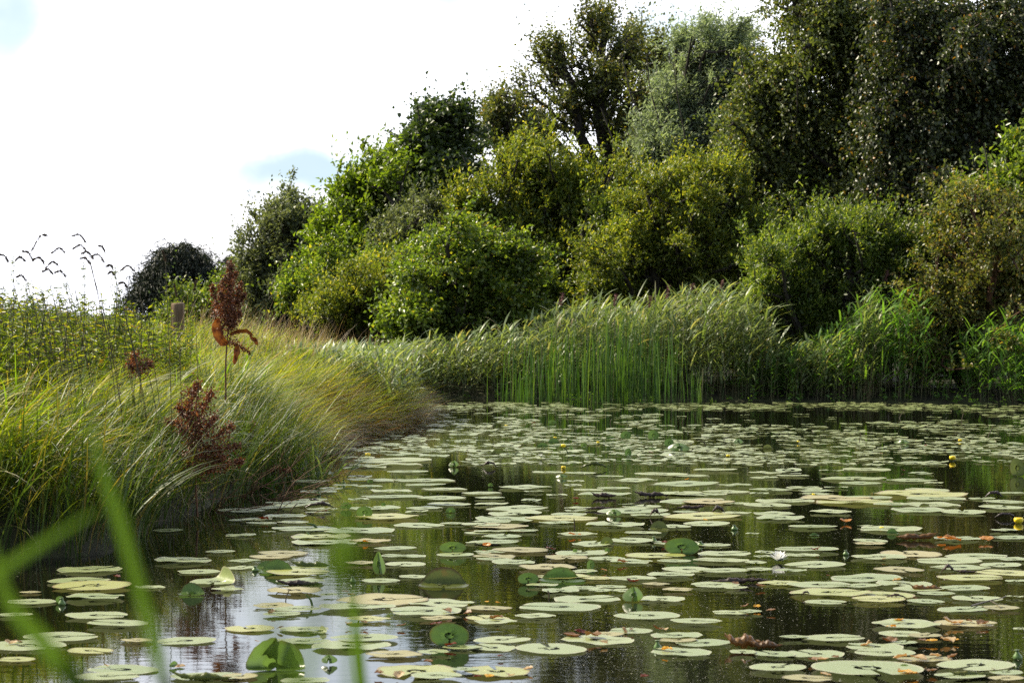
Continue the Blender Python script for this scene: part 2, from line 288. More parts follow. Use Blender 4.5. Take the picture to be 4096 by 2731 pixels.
def tree(name, label, cat, bx, Y, lobes, mat, nodes=500, spray=3, k=9, sl=.35, leaf=(.075, .05), droop=0., up=.35, bark=None, r0=.011, stems=1, upright_leaf=0., seed=1, top=None, group=None, wind=(.25, 0, 0), bare=0., gap=-.35):
    R = np.random.default_rng(seed); Y = Y*K
    lobes = [tuple(l) if len(l) == 5 else (*l, 0) for l in lobes]; bx_w = (bx-CX)/F*Y
    base = np.array([bx_w, Y, float(ground_z(np.array([bx_w]), np.array([Y]))[0])-.05])
    pts, pv = pick_nodes(lobes, Y, R, nodes, gap); kz = pts[:, 2] > base[2]+.15; pts = pts[kz]; pv = pv[kz]
    # skeleton: stems, then every node joins the tree by the cheapest way
    sk = [base]; par = [-1]
    tp = P(*(top or (bx, min(l[1]-l[3]*.55 for l in lobes))), Y)
    for s in range(stems):
        a = base+np.array([R.normal()*.15, R.normal()*.15, 0])*(stems > 1); e = tp+(np.array([R.normal()*.22, R.normal()*.2, -.15*abs(R.normal())])*(tp[2]-base[2]) if stems > 1 else 0)
        m = 9; last = 0
        for i in range(1, m+1):
            q = a+(e-a)*i/m+np.array([R.normal(), R.normal(), 0])*.018*(tp[2]-base[2])*sin(pi*i/m); sk.append(q); par.append(last); last = len(sk)-1
    n0 = len(sk); d0 = np.min(np.linalg.norm(pts[:, None]-np.array(sk)[None], axis=2), axis=1); order = np.argsort(d0); pts = pts[order]; pv = pv[order]
    N = n0+len(pts); PT = np.zeros((N, 3)); PT[:n0] = sk; PT[n0:] = pts; path = np.zeros(N); par = par+[0]*len(pts)
    for i in range(1, n0): path[i] = path[par[i]]+np.linalg.norm(PT[i]-PT[par[i]])
    for i in range(n0, N):
        dv = PT[i]-PT[:i]; dist = np.linalg.norm(dv, axis=1); cost = dist*(1+.5*(dv[:, 2] < -droop*.3))+.33*path[:i]; cost[0] += 9
        j = int(np.argmin(cost)); par[i] = j; path[i] = path[j]+dist[j]
    cnt = np.ones(N)
    for i in range(N-1, 0, -1): cnt[par[i]] += cnt[i]
    rad = r0*cnt**.42; ch = np.arange(1, N); pa = np.array(par)[1:]
    ra = np.minimum(rad[pa], rad[ch]*1.7); root = empty(name, base); tag(root, label, cat, group)
    g = Geo(); V, q = tubes(PT[pa], PT[ch], ra, rad[ch], 5); g.add(V, q); g.build('trunk', bark or m_bark, root, True, base)
    # sprays of leaves
    n = len(pts)*spray; bi = n0+np.repeat(np.arange(len(pts)), spray); o = PT[bi]; cen = tp*np.array([1, 1, 0])+np.array([0, 0, 1])*(o[:, 2:3]-.8)
    outw = unit(o-np.where(True, cen, 0)); tw = unit(PT[bi]-PT[np.array(par)[bi]])
    dr = unit(outw*.3+np.repeat(pv, spray, 0)*.6+tw*.3+R.normal(size=(n, 3))*.42+np.array([0, 0, up-droop])+np.array(wind))
    keep = R.random(n) > bare; o = o[keep]; dr = dr[keep]; n = len(o)
    L = sl*(.6+.8*R.random(n)); lg = R.random(n) < .07; L[lg] *= 2.2; dr[lg] = unit(dr[lg]+[0, 0, .7*(up-droop)]); t = (np.arange(k)+.5)/k
    bend = np.array([0, 0, -1.0])*(droop*.9)
    pos = o[:, None]+dr[:, None]*(L[:, None]*t[None])[..., None]+bend*((L[:, None]*t[None])**1.0*t[None])[..., None]
    pos = pos+R.normal(size=pos.shape)*.018
    ld = unit(dr[:, None]*.6+R.normal(size=pos.shape)*.75+np.array([0, 0, upright_leaf-droop*.8])+np.array(wind)*.8)
    nn = unit(R.normal(size=pos.shape)*.75+np.array([0, 0, 1.0])+np.array([S.x, S.y, 0])*.3)
    sz = (.65+.6*R.random(pos.shape[:2])).reshape(-1)
    V, f = leaves(pos.reshape(-1, 3), ld.reshape(-1, 3), nn.reshape(-1, 3), leaf[0]*sz, leaf[1]*sz)
    mesh('crown', V, f, M[mat], root, loc=base)
    return root
L_ = lambda *a: [tuple(v*1.7415 for v in t[:4])+((t[4],) if len(t) > 4 else ()) for t in a]
X_ = 1.7415
# far dark weeping willow and the bushes before it
tree('weeping_willow', 'dark weeping willow standing alone far off against the white sky', 'tree', 440*X_, 85, L_((390, 600, 42, 50), (430, 590, 45, 48), (480, 610, 48, 52), (345, 655, 42, 38), (520, 640, 30, 60), (430, 670, 100, 38)), 'weeping', 620, 5, 12, 1.2, (.24, .05), droop=1.1, up=.6, r0=.02, gap=.05, seed=3, wind=(.1, 0, 0))
tree('bush', 'small light green bush behind the grass, below the far weeping willow', 'bush', 440*X_, 50, L_((500,730,110,30), (430, 700, 40, 38), (480, 690, 38, 35), (530, 680, 40, 45)), 'willow_deep', 380, 3, 8, .4, (.10, .06), up=.6, stems=3, seed=4)
tree('sallow_tree', 'grey green sallow tree with wispy upright tips, leftmost of the wood', 'tree', 650*X_, 46, L_((655,745,110,40), (650, 560, 82, 75), (620, 640, 75, 80), (700, 620, 70, 90), (655, 480, 38, 42), (730, 520, 45, 40), (660, 700, 90, 60), (595, 520, 30, 30)), 'greygreen', 1350, 4, 9, .34, (.10, .055), up=.8, stems=3, seed=5)
tree('cherry_tree', 'bright green young tree with upright shoots beside the dark alder', 'tree', 800*X_, 43, L_((800,700,90,55), (800, 480, 40, 60), (790, 560, 70, 60), (860, 430, 45, 65), (880, 500, 60, 60), (770, 640, 60, 60), (860, 580, 70, 60), (815, 440, 18, 40), (885, 380, 25, 40)), 'bright', 1250, 4, 9, .36, (.12, .065), up=.9, upright_leaf=.2, stems=3, seed=6)
tree('alder_tree', 'dark alder with a visible trunk and tiers of leaves against the sky', 'tree', 1010*X_, 44, L_((1010,600,90,70), (1010, 270, 55, 35), (1000, 330, 75, 38), (1040, 390, 55, 40), (960, 400, 60, 45), (1000, 460, 85, 50), (930, 470, 50, 45), (1010, 530, 90, 45), (985, 245, 22, 15)), 'alder', 1500, 3, 8, .36, (.12, .09), up=.2, seed=7, r0=.012, top=(1000*X_, 250*X_))
tree('grey_willow', 'rounded grey willow bush under the alder', 'bush', 950*X_, 41.5, L_((950, 510, 62, 48), (920, 560, 55, 50), (985, 550, 50, 50)), 'greygreen', 600, 4, 9, .3, (.09, .045), up=.5, stems=3, seed=8)
tree('willow_bush', 'pale olive willow bush behind the tan grass tip of the bank', 'bush', 860*X_, 39, L_((870, 640, 60, 60), (830, 700, 65, 55), (900, 700, 60, 60), (780, 700, 60, 45), (740, 730, 60, 40), (850, 740, 80, 30)), 'willow_yellow', 950, 4, 9, .3, (.085, .035), up=.9, upright_leaf=.4, stems=4, seed=9)
tree('birch_bush', 'bushy green young birch with glinting leaves at the left end of the reeds', 'bush', 1060*X_, 36.5, L_((1060,745,150,45), (1040, 570, 75, 70), (1110, 620, 85, 75), (1000, 650, 80, 70), (1060, 700, 110, 70), (960, 730, 55, 50), (1150, 700, 70, 60), (1060, 530, 25, 25)), 'birch_green', 1700, 4, 9, .3, (.085, .06), up=.2, stems=3, seed=10)
tree('goat_willow', 'big rounded goat willow with yellow green shoot tips below the tall poplar', 'tree', 1260*X_, 40, L_((1170,680,120,55), (1300,690,120,45), (1200, 400, 90, 65), (1310, 420, 110, 70), (1400, 440, 80, 60), (1130, 500, 85, 80), (1250, 520, 110, 90), (1370, 530, 90, 80), (1180, 600, 90, 80), (1290, 610, 90, 60), (1240, 370, 60, 35), (1110, 450, 45, 45)), 'willow_yellow', 2600, 4, 9, .32, (.095, .042), up=.8, upright_leaf=.4, stems=5, seed=11, r0=.009)
tree('poplar_tree', 'tall open crowned poplar with bare dark limbs showing against the sky', 'tree', 1385*X_, 52, L_((1390, 95, 70, 85), (1325, 140, 85, 85), (1440, 170, 60, 95), (1275, 210, 90, 75), (1390, 250, 95, 75), (1300, 290, 90, 50), (1430, 310, 65, 55), (1390, 50, 35, 40), (1350, 350, 90, 30)), 'poplar', 1500, 3, 6, .45, (.09, .07), up=.7, seed=12, r0=.014, top=(1390*X_, 60*X_), gap=.1)
tree('poplar_tree', 'small open poplar left of the tall one, leaning over the goat willow', 'tree', 1235*X_, 51, L_((1155, 240, 38, 32), (1150, 290, 38, 38), (1195, 310, 50, 35), (1225, 280, 30, 35), (1200, 240, 12, 25)), 'poplar', 420, 3, 6, .45, (.09, .07), up=.6, seed=13, top=(1165*X_, 240*X_), r0=.014)
tree('poplar_tree', 'slender poplar between the tall poplar and the silvery willow', 'tree', 1490*X_, 51, L_((1510, 130, 30, 45), (1500, 200, 45, 50), (1480, 270, 40, 50), (1535, 170, 30, 45), (1470, 340, 35, 40)), 'poplar', 480, 3, 6, .45, (.09, .07), up=.6, seed=14, top=(1515*X_, 110*X_), r0=.014)
tree('white_willow', 'silvery pale willow with soft windblown plumes', 'tree', 1610*X_, 46, L_((1600, 130, 45, 65), (1660, 150, 55, 75), (1590, 230, 75, 80), (1670, 240, 80, 90), (1550, 300, 65, 70), (1640, 330, 100, 70), (1520, 360, 45, 50), (1600, 80, 22, 25), (1680, 85, 25, 25)), 'silver', 2100, 4, 10, .42, (.14, .035), up=.8, stems=4, seed=15, r0=.010, wind=(.5, 0, .1))
tree('goat_willow', 'dense dome of a goat willow over the tall reeds, dark on its right side', 'bush', 1560*X_, 37.5, L_((1480,680,130,40), (1640,640,110,60), (1600, 430, 90, 65), (1520, 480, 85, 80), (1640, 500, 90, 90), (1440, 580, 75, 80), (1540, 600, 110, 80), (1400, 640, 60, 55), (1680, 560, 55, 80), (1600, 390, 50, 35)), 'willow_yellow', 2500, 4, 9, .28, (.08, .036), up=.7, upright_leaf=.3, stems=5, seed=16, r0=.009)
tree('birch_tree', 'large drooping birch turning brown, highest crown beside the silvery willow', 'tree', 2010*X_, 40, L_((1850,570,140,60), (2010,590,130,70), (1880, 60, 110, 90), (1960, 10, 120, 80), (1820, 180, 100, 90), (1950, 160, 110, 100), (1760, 280, 95, 90), (1880, 300, 110, 100), (1760, 400, 110, 90), (1880, 430, 120, 90), (1990, 330, 80, 90), (1830, 500, 110, 60), (1960, 500, 90, 70), (1820, -60, 60, 60), (2060, 100, 60, 90)), 'birch', 3600, 4, 9, .42, (.085, .06), droop=.55, up=.4, seed=17, r0=.013, top=(1930*X_, -60*X_), wind=(.35, 0, 0))
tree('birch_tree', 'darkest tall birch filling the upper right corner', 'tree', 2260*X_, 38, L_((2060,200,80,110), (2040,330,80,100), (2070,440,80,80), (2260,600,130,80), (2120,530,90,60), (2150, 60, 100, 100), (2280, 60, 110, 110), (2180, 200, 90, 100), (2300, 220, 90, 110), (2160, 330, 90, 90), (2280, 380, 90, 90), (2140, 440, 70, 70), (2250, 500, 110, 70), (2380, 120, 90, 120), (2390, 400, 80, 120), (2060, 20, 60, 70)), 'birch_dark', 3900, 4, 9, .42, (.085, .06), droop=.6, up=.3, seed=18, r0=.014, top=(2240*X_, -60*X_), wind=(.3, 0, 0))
tree('willow_shrub', 'rounded deep green willow shrub rising out of the right hand reeds', 'bush', 1920*X_, 34.3, L_((1890,745,120,55), (2050,710,90,60), (1900, 560, 110, 60), (2010, 560, 90, 60), (1810, 620, 80, 70), (1920, 650, 120, 70), (2040, 630, 80, 60), (1830, 720, 70, 50), (1960, 510, 60, 30), (1760, 670, 40, 45)), 'willow_deep', 2500, 4, 9, .28, (.085, .035), up=.9, upright_leaf=.5, stems=6, seed=19, r0=.008)
tree('birch_sapling', 'rusty leaved birch sapling with thin red stems at the right shore', 'tree', 2240*X_, 32.9, L_((2150,690,60,70), (2240, 500, 70, 70), (2210, 600, 80, 80), (2290, 620, 80, 80), (2220, 700, 90, 80), (2180, 780, 80, 70), (2240, 800, 60, 60), (2310, 520, 60, 70), (2190, 850, 45, 40), (2330, 650, 50, 70)), 'brownish', 1500, 4, 9, .30, (.07, .045), up=.3, stems=4, seed=20, r0=.010, gap=-.1, bark=m_redbark, top=(2290*X_, 480*X_), wind=(-.2, 0, 0))
tree('dogwood_shrub', 'green leafy dogwood shrub at the right edge above the rusty sapling', 'bush', 2340*X_, 34.5, L_((2335, 340, 25, 40), (2340, 420, 40, 45), (2270, 450, 50, 30), (2300, 500, 60, 50), (2250, 520, 40, 40), (2360, 520, 40, 60)), 'birch_green', 700, 4, 8, .32, (.12, .065), up=.6, stems=3, seed=21)
tree('elder_bush', 'low dark green bush filling the gap between birch bush and goat willow', 'bush', 1190*X_, 38.5, L_((1180, 660, 60, 60), (1230, 690, 70, 45), (1150, 640, 45, 50)), 'willow_deep', 520, 4, 9, .3, (.09, .05), up=.5, stems=4, seed=22)
tree('sallow_bush', 'olive sallow bush squeezed between the two goat willows', 'bush', 1410*X_, 39, L_((1400, 560, 55, 70), (1430, 500, 45, 60), (1390, 650, 50, 50)), 'willow_deep', 560, 4, 9, .3, (.085, .04), up=.7, stems=4, seed=23)
tree('sallow_bush', 'shaded sallow bush under the big drooping birch', 'bush', 1740*X_, 38, L_((1730, 580, 60, 80), (1780, 540, 60, 70), (1740, 660, 50, 60)), 'willow_deep', 700, 4, 9, .3, (.085, .04), up=.5, stems=4, seed=24)
tree('hazel_bush', 'fresh green bush between the bright young tree and the grey willow', 'bush', 830*X_, 41, L_((760, 620, 50, 60), (810, 650, 60, 55), (700, 690, 60, 50), (900, 620, 45, 60)), 'birch_green', 640, 4, 9, .32, (.095, .06), up=.7, stems=4, seed=25)
tree('bramble_bush', 'ragged bush in the shade left of the rusty sapling', 'bush', 2110*X_, 34.5, L_((2100, 640, 60, 60), (2130, 580, 50, 60), (2110, 720, 60, 50)), 'birch', 620, 4, 9, .32, (.08, .05), up=.5, stems=4, seed=26)
# the wood behind them, which shows only as dark gaps
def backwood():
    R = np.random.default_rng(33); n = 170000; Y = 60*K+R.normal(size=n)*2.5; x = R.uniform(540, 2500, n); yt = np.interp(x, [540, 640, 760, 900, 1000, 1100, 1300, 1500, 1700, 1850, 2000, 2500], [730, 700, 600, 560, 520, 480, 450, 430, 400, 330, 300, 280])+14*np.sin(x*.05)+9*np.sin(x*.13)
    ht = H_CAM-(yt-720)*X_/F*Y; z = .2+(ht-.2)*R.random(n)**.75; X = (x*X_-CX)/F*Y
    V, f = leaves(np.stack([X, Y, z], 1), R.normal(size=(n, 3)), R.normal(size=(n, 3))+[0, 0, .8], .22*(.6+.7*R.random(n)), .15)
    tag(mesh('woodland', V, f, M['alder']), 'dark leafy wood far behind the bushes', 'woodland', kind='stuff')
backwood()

# ------------------------------------------------------------------ reeds, grasses and herbs
m_reed = plant_mat('reed leaf', [(0, G(.10, .15, .055)), (.5, G(.16, .21, .08)), (.84, G(.24, .29, .12)), (.93, G(.34, .36, .2)), (1, G(.34, .27, .13))], .42, .42, (1.3, 1.3, .5), .45, gain=1.15)  # grey-white tone paints highlights on some leaves, tan ones are dead
m_reed2 = plant_mat('fresh reed leaf', [(0, G(.07, .15, .03)), (.6, G(.12, .22, .045)), (1, G(.18, .27, .06))], .5, .45, (1.4, 1.5, .4), .3, gain=1.25)
m_cane = plant_mat('brown reed cane', [(0, G(.07, .045, .02)), (.5, G(.10, .09, .03)), (1, G(.09, .13, .04))], .6, 0)
m_tail = plant_mat('cattail blade', [(0, G(.04, .09, .02)), (.6, G(.07, .14, .03)), (1, G(.13, .19, .04))], .4, .4, (1.4, 1.5, .4))
m_sedge = plant_mat('sedge blade', [(0, G(.06, .095, .012)), (.35, G(.13, .175, .02)), (.72, G(.24, .27, .032)), (.9, G(.35, .32, .08)), (1, G(.42, .31, .15))], .45, .48, (1.5, 1.5, .3), .35)
m_sedge_shaded = plant_mat('shaded sedge blade', [(0, G(.03, .06, .012)), (.6, G(.06, .10, .018)), (.9, G(.11, .13, .03)), (1, G(.25, .17, .05))], .5, .3, (1.5, 1.5, .4))  # sedge colour darkened, the bank's shade put into it
m_tail2 = plant_mat('broad grass blade', [(0, G(.09, .15, .02)), (.6, G(.17, .25, .03)), (.94, G(.28, .33, .06)), (1, G(.4, .2, .04))], .4, .5, (1.4, 1.5, .3))
m_bleach = plant_mat('bleached blade', [(0, G(.2, .24, .07)), (.5, G(.38, .38, .2)), (1, G(.55, .5, .34))], .35, .35, (1.2, 1.2, .6), .5)
m_rust = plant_mat('reddish sedge blade', [(0, G(.09, .10, .018)), (.4, G(.15, .13, .025)), (.75, G(.19, .11, .03)), (1, G(.26, .13, .05))], .4, .4, (1.5, 1.2, .4))
m_straw = plant_mat('dry straw', [(0, G(.20, .13, .06)), (.6, G(.30, .22, .11)), (1, G(.42, .34, .2))], .6, .3, (1.2, 1.1, .8))
m_herb = plant_mat('meadow herb leaf', [(0, G(.03, .06, .012)), (.6, G(.095, .14, .022)), (.9, G(.25, .29, .045)), (1, G(.20, .13, .04))], .42, .5, (1.6, 1.5, .3))  # darkest and brightest tones stand in for hollows and leaf glints
m_darkstem = plant_mat('dark herb stem', [(0, G(.03, .022, .012)), (1, G(.07, .05, .025))], .7, 0)

def reed_bed(name, label, xs, tops, n, d0, d1, mat, seed, ymin=25*K, lw=.032, nl=9, lean=(.1, 0)):
    """stems in a band d0..d1 inland of the far shore, tops follow a height profile"""
    R = np.random.default_rng(seed); cx0, cx1 = xs[0], xs[-1]
    X = R.uniform(cx0, cx1, n*4); Y = R.uniform(ymin, 39*K, n*4); d = sdist(X, Y); k = (d > d0) & (d < d1); X = X[k][:n]; Y = Y[k][:n]; n = len(X)
    yt = np.interp(X/Y*F+CX, np.array(tops[0])*X_, np.array(tops[1])*X_); z0 = ground_z(X, Y); zt = H_CAM-(yt-YH)/F*Y
    h = np.maximum(.35, (zt-z0))*(.55+.50*R.random(n)**.8)
    la = R.uniform(0, 2*pi, n); lm = .05+.10*R.random(n); B = np.stack([X, Y, z0-.05], 1)
    dirs = unit(np.stack([np.cos(la)*lm+lean[0], np.sin(la)*lm+lean[1], np.ones(n)], 1)); T = B+dirs*(h+.05)[:, None]
    g = Geo(); Vv, q = tubes(B, T, .005, .002, 3); g.add(Vv, q)
    cane = g.build('cane', m_cane, None)
    t = (np.arange(nl)+.6)/nl*.82+.18; root = (B[:, None]+(T-B)[:, None]*t[None, :, None]).reshape(-1, 3); m = len(root)
    az = R.uniform(0, 2*pi, m); wz = R.random(m) < .3; az[wz] = R.normal(.3, .9, wz.sum()); hh = np.repeat(h, nl)
    L = (.22+.22*R.random(m))*np.clip(hh, .7, 1.5)/1.2
    V, q = blades(root, az, L, lw*(.6+.7*R.random(m)), R.uniform(.3, 1.1, m), R.uniform(.2, 1.5, m), 4, 1.0, .08, R.normal(0, .5, m))
    o = mesh(name, V, q, mat); tag(o, label, None, None, 'stuff'); cane.parent = o; return o
prof = ([880, 950, 1000, 1060, 1100, 1180, 1240, 1300, 1400, 1500, 1600, 1680, 1740, 1780, 1830, 1880, 1950, 1985, 2120, 2160, 2200], [800, 782, 775, 770, 755, 748, 728, 708, 700, 690, 668, 662, 705, 775, 790, 775, 745, 675, 662, 690, 720])
reed_bed('reeds', 'pale green reed bed along the far shore', (-3.2, 6.2), prof, 3300, .0, 3.0, m_reed, 41, lean=(.05, 0))
prof2 = ([1700, 1760, 1830, 1880, 1930, 1985, 2060, 2120, 2160, 2200, 2260, 2300, 2352, 2420], [800, 810, 800, 765, 735, 692, 676, 680, 760, 800, 800, 770, 750, 740])
reed_bed('reeds', 'fresh green reeds around the foot of the willow shrub', (3.9, 7.3), prof2, 900, .0, 2.2, m_reed2, 42, lean=(.05, 0))
reed_bed('reeds', 'bright green reeds at the right edge of the far shore', (7.6, 9.8), ([2200, 2255, 2290, 2352, 2450], [800, 752, 738, 735, 735]), 620, -.1, 1.6, m_reed2, 43, lean=(-.1, 0))
def cattail(xd, yd_top, seed, n, spread, label):
    R = np.random.default_rng(seed); c = Wt(xd*X_, 925*X_); h = H_CAM-(yd_top-720)/4400*c[1]
    root = empty('cattail_clump', (c[0], c[1]+.1, 0)); tag(root, label, 'cattails', 'upright cattail clumps before the reeds')
    rt = np.stack([c[0]+R.normal(0, spread*1.1, n), c[1]+.1+R.normal(0, .3, n), np.full(n, -.05)], 1)
    V, q = blades(rt, R.uniform(0, 2*pi, n), h*(.45+.58*R.random(n)**.7), .013*(.7+.6*R.random(n)), R.uniform(.01, .09, n), R.uniform(.02, .35, n), 6, 2.2, .1)
    mesh('blades', V, q, m_tail, root, loc=root.location[:])
    for i in range(2):
        p = rt[i]; a = polytube(np.array([p, p+[.02, 0, h*.55], p+[.03, 0, h*.9]]), .005, 5); mesh('stalk', a[0], a[1], m_cane, root, True, loc=root.location[:])
for a in [(1200, 800, 1, 60, .20, 'short cattail clump at the left end of the upright blades'), (1235, 752, 2, 60, .22, 'cattail clump of pale blades, second from the left'),
          (1310, 712, 3, 100, .35, 'broad dark cattail clump, third from the left in the reeds'), (1375, 735, 4, 90, .30, 'dark upright cattail blades just right of the broad clump'),
          (1440, 690, 5, 150, .26, 'tallest and densest dark green cattail clump'), (1500, 720, 6, 70, .25, 'thin cattail clump right beside the tallest one'),
          (1605, 800, 7, 26, .10, 'few cattail blades standing alone in the pale reeds'), (1370, 850, 8, 30, .08, 'low cattail tuft at the water below the broad clump')]: cattail(*a)

def reed_plume(x, y, seed, label):
    R = np.random.default_rng(seed); Y = 33.6*K; t = P(x, y, Y); r = empty('reed_plume', (t[0]-.05, Y, 0)); tag(r, label, 'reed plume', 'purple reed plumes above the reed bed')
    a = polytube(bez([(t[0]-.05, Y, .1), (t[0]-.02, Y, t[2]-.3), (t[0], Y, t[2]-.1), t+[.05, 0, .02]], 8), .004, 4); mesh('stalk', *a, m_cane, r, True, loc=r.location[:])
    n = 60; u = R.random(n); p = t+np.stack([.02-.10*u*0+.05*u, R.normal(0, .015, n), -.14+.2*u], 1); V, f = leaves(p, R.normal(size=(n, 3))*.5+[.8, 0, .1], R.normal(size=(n, 3)), .07, .014); mesh('seed_head', V, f, m_plume, r, loc=r.location[:])
m_plume = plant_mat('purple reed plume', [(0, G(.08, .03, .03)), (1, G(.20, .09, .08))], .8, .2, (1, 1, 1))
for i, (x, y, l) in enumerate([(2232, 1188, 'leftmost purple reed plume before the dark gap'), (2445, 1195, 'purple reed plume above the dark cattails'), (2585, 1200, 'drooping purple reed plume above the reeds middle'),
    (2655, 1160, 'purple reed plume under the goat willow dome'), (2750, 1150, 'purple reed plume next to the goat willow dark side'), (2870, 1140, 'tallest purple reed plume at the right end of the pale reeds'), (3530, 1100, 'purple reed plume against the dark willow shrub'), (3575, 1125, 'rightmost purple reed plume beside the willow shrub')]): reed_plume(x, y, 70+i, l)

# --- the left bank
def bank_points(n, d0, d1, y0, y1, R, xlo=-.31, far=.6):
    out = []; tot = 0
    while tot < n:
        Y = K*(y0+(y1-y0)*R.random(n*3)); X = R.uniform(-9.5, 0, n*3); X = X[:]; k = (X > xlo*Y/K-.4); X = X[k]; Y = Y[k]; d = sdist(X, Y); k = (d > d0) & (d < d1); out.append(np.stack([X[k], Y[k], d[k]], 1)); tot += k.sum()
    return np.concatenate(out)[:n]
def outward(X, Y):
    e = .05; gx = sdist(X+e, Y)-sdist(X-e, Y); gy = sdist(X, Y+e)-sdist(X, Y-e); return np.arctan2(-gy, -gx)
def grass(name, label, n, d0, d1, y0, y1, L, w, th, bd, mat, seed, outk=1.0, wind=.9, seg=5, keep=None, parent=None, jit=.5, pw=1.0, tuft=0, lift=0):
    R = np.random.default_rng(seed); p = bank_points(n, d0, d1, y0, y1, R)
    if tuft:
        c = p[R.integers(0, tuft, n)]; off = R.normal(0, .11, (n, 2)); p = np.stack([c[:, 0]+off[:, 0], c[:, 1]+off[:, 1], c[:, 2]], 1)
    if keep is not None: p = p[keep(p[:, 0], p[:, 1], R)]
    X, Y = p[:, 0], p[:, 1]; n = len(X); a = outward(X, Y); vx = np.cos(a)*outk+wind+R.normal(0, jit, n); vy = np.sin(a)*outk+R.normal(0, jit, n)-.15
    if tuft: vx += off[:n, 0]*5; vy += off[:n, 1]*5
    az = np.arctan2(vy, vx); z = ground_z(X, Y)-.04+lift
    V, q = blades(np.stack([X, Y, z], 1), az, R.uniform(*L, n), R.uniform(*w, n), R.uniform(*th, n), R.uniform(*bd, n), seg, pw, .06, R.normal(0, .35, n), R.normal(0, .35, n))
    o = mesh(name, V, q, mat, parent)
    if parent is None: tag(o, label, None, None, 'stuff')
    return o
px = lambda X, Y: CX+X/Y*F
near = lambda X, Y, R: (px(X, Y) < 1150+R.normal(0, 120, len(X)))
farb = lambda X, Y, R: (px(X, Y) > 850+R.normal(0, 100, len(X)))
nodock = lambda X, Y, R: ~((px(X, Y) > 640) & (px(X, Y) < 1120) & (R.random(len(X)) < .5) & (Y < 17.6*K) & (sdist(X, Y) < 1.0))
# front fringe of long sedges hanging to the water
grass('sedge_grass', 'long arching sedge hanging over the water on the left bank', 13000, .32, 1.7, 10.5, 17.5, (.5, .92), (.006, .014), (.1, .7), (1.0, 2.1), m_sedge, 51, .6, .2, 7, jit=1.0, tuft=330, keep=nodock)
grass('sedge_grass', 'dark upright sedge in the shade of the left bank', 1900, -.15, .5, 10.5, 18, (.5, 1.05), (.007, .013), (.0, .3), (.2, 1.5), m_sedge_shaded, 52, .5, .3, 6, keep=nodock)
# tussock grass towards the tip
grass('tussock_grass', 'fine combed tussock grass on the tip of the left bank', 36000, .05, 3.2, 16.8, 32, (.42, .85), (.005, .009), (.05, .7), (.9, 1.9), m_sedge, 53, .6, .6, 6, jit=.55, tuft=900, keep=nodock)
grass('tussock_grass', 'reddish brown tussock grass at the foot of the bank tip', 11000, -.05, .55, 20, 31.5, (.35, .7), (.005, .009), (.3, .9), (.9, 1.7), m_rust, 54, .9, .5, 6, jit=.5, tuft=300)
# meadow behind
grass('meadow_grass', 'yellow green meadow grass covering the left bank', 24000, 1.2, 7, 12, 24, (.35, .75), (.006, .012), (.05, .6), (.4, 1.7), m_sedge, 55, .2, .35, 5, jit=.9, tuft=1500)
grass('meadow_grass', 'lighter meadow grass further back on the bank', 16000, 1.5, 12, 20, 40, (.4, .8), (.008, .014), (.05, .5), (.4, 1.4), m_sedge, 56, .1, .4, 4, jit=.9)
grass('dry_grass', 'tan dry grass stems behind the bank tip', 4200, 1.0, 5.5, 20, 34, (.6, 1.05), (.004, .007), (.0, .4), (.2, 1.1), m_straw, 57, .0, .3, 5, keep=farb, jit=.8, pw=2)
grass('tall_grass', 'thin tall grass stems standing against the white sky', 420, 1.8, 5.0, 12.4, 17, (.9, 1.45), (.004, .007), (.0, .3), (.1, .8), m_darkstem, 59, .0, -.5, 6, keep=lambda X, Y, R: px(X, Y) < 560, jit=.6, pw=3)
grass('dry_grass', 'scattered dead pale blades on the near left bank', 700, -.1, 3.5, 10.5, 20, (.4, .8), (.003, .006), (.1, .9), (.9, 2.4), m_straw, 58, .3, .2, 7, jit=2.0)
grass('coarse_grass', 'broad bright grass blades scattered over the bank', 2600, .6, 5, 11.5, 22, (.4, .9), (.012, .022), (.0, .7), (.3, 1.8), m_tail2, 64, .2, .2, 6, jit=1.2, tuft=160)
grass('arching_blades', 'bleached broad blades arching over the front of the left bank', 420, .3, 1.8, 10.5, 18, (.7, 1.15), (.008, .014), (.0, .5), (1.5, 2.6), m_bleach, 65, .6, .3, 9, jit=1.0)
# leafy herbs on the crest (one tangle)
def herbs(n, x0, x1, y0, y1, h, seed, name, label, leaf=(.095, .026), mat=None, dmin=1.1, k=11, xfn=None):
    R = np.random.default_rng(seed); X = R.uniform(x0, x1, n); Y = K*R.uniform(y0, y1, n); d = sdist(X, Y); kx = (d > dmin) & (X > -.32*Y/K)
    if xfn is not None: kx &= xfn(X, Y)
    X = X[kx]; Y = Y[kx]; n = len(X); z = ground_z(X, Y); hh = R.uniform(*h, n); a = R.uniform(0, 2*pi, n); B = np.stack([X, Y, z-.03], 1)
    T = B+np.stack([np.cos(a)*.12*hh-.05, np.sin(a)*.12*hh, hh], 1); V, q = tubes(B, T, .004, .0015, 3); st = mesh('stem', V, q, m_darkstem)
    t = .25+.75*(np.arange(k)+.5)/k; pos = np.repeat(B[:, None]+(T-B)[:, None]*t[None, :, None], 2, 1).reshape(-1, 3); m = len(pos); az = R.uniform(0, 2*pi, m)
    dd = np.stack([np.cos(az), np.sin(az), R.normal(.15, .35, m)], 1); sz = np.tile(np.repeat(1.2-.6*t, 2), n)*(.7+.6*R.random(m))
    V, f = leaves(pos, dd, R.normal(size=(m, 3))*.4+[0, 0, 1], leaf[0]*sz, leaf[1]*sz); o = mesh(name, V, f, mat or m_herb); tag(o, label, None, None, 'stuff'); st.parent = o
herbs(6500, -7.5, -2.3, 12.2, 19, (.5, 1.02), 61, 'bank_herbs', 'tangle of nettles and leafy herbs on the crest of the left bank')
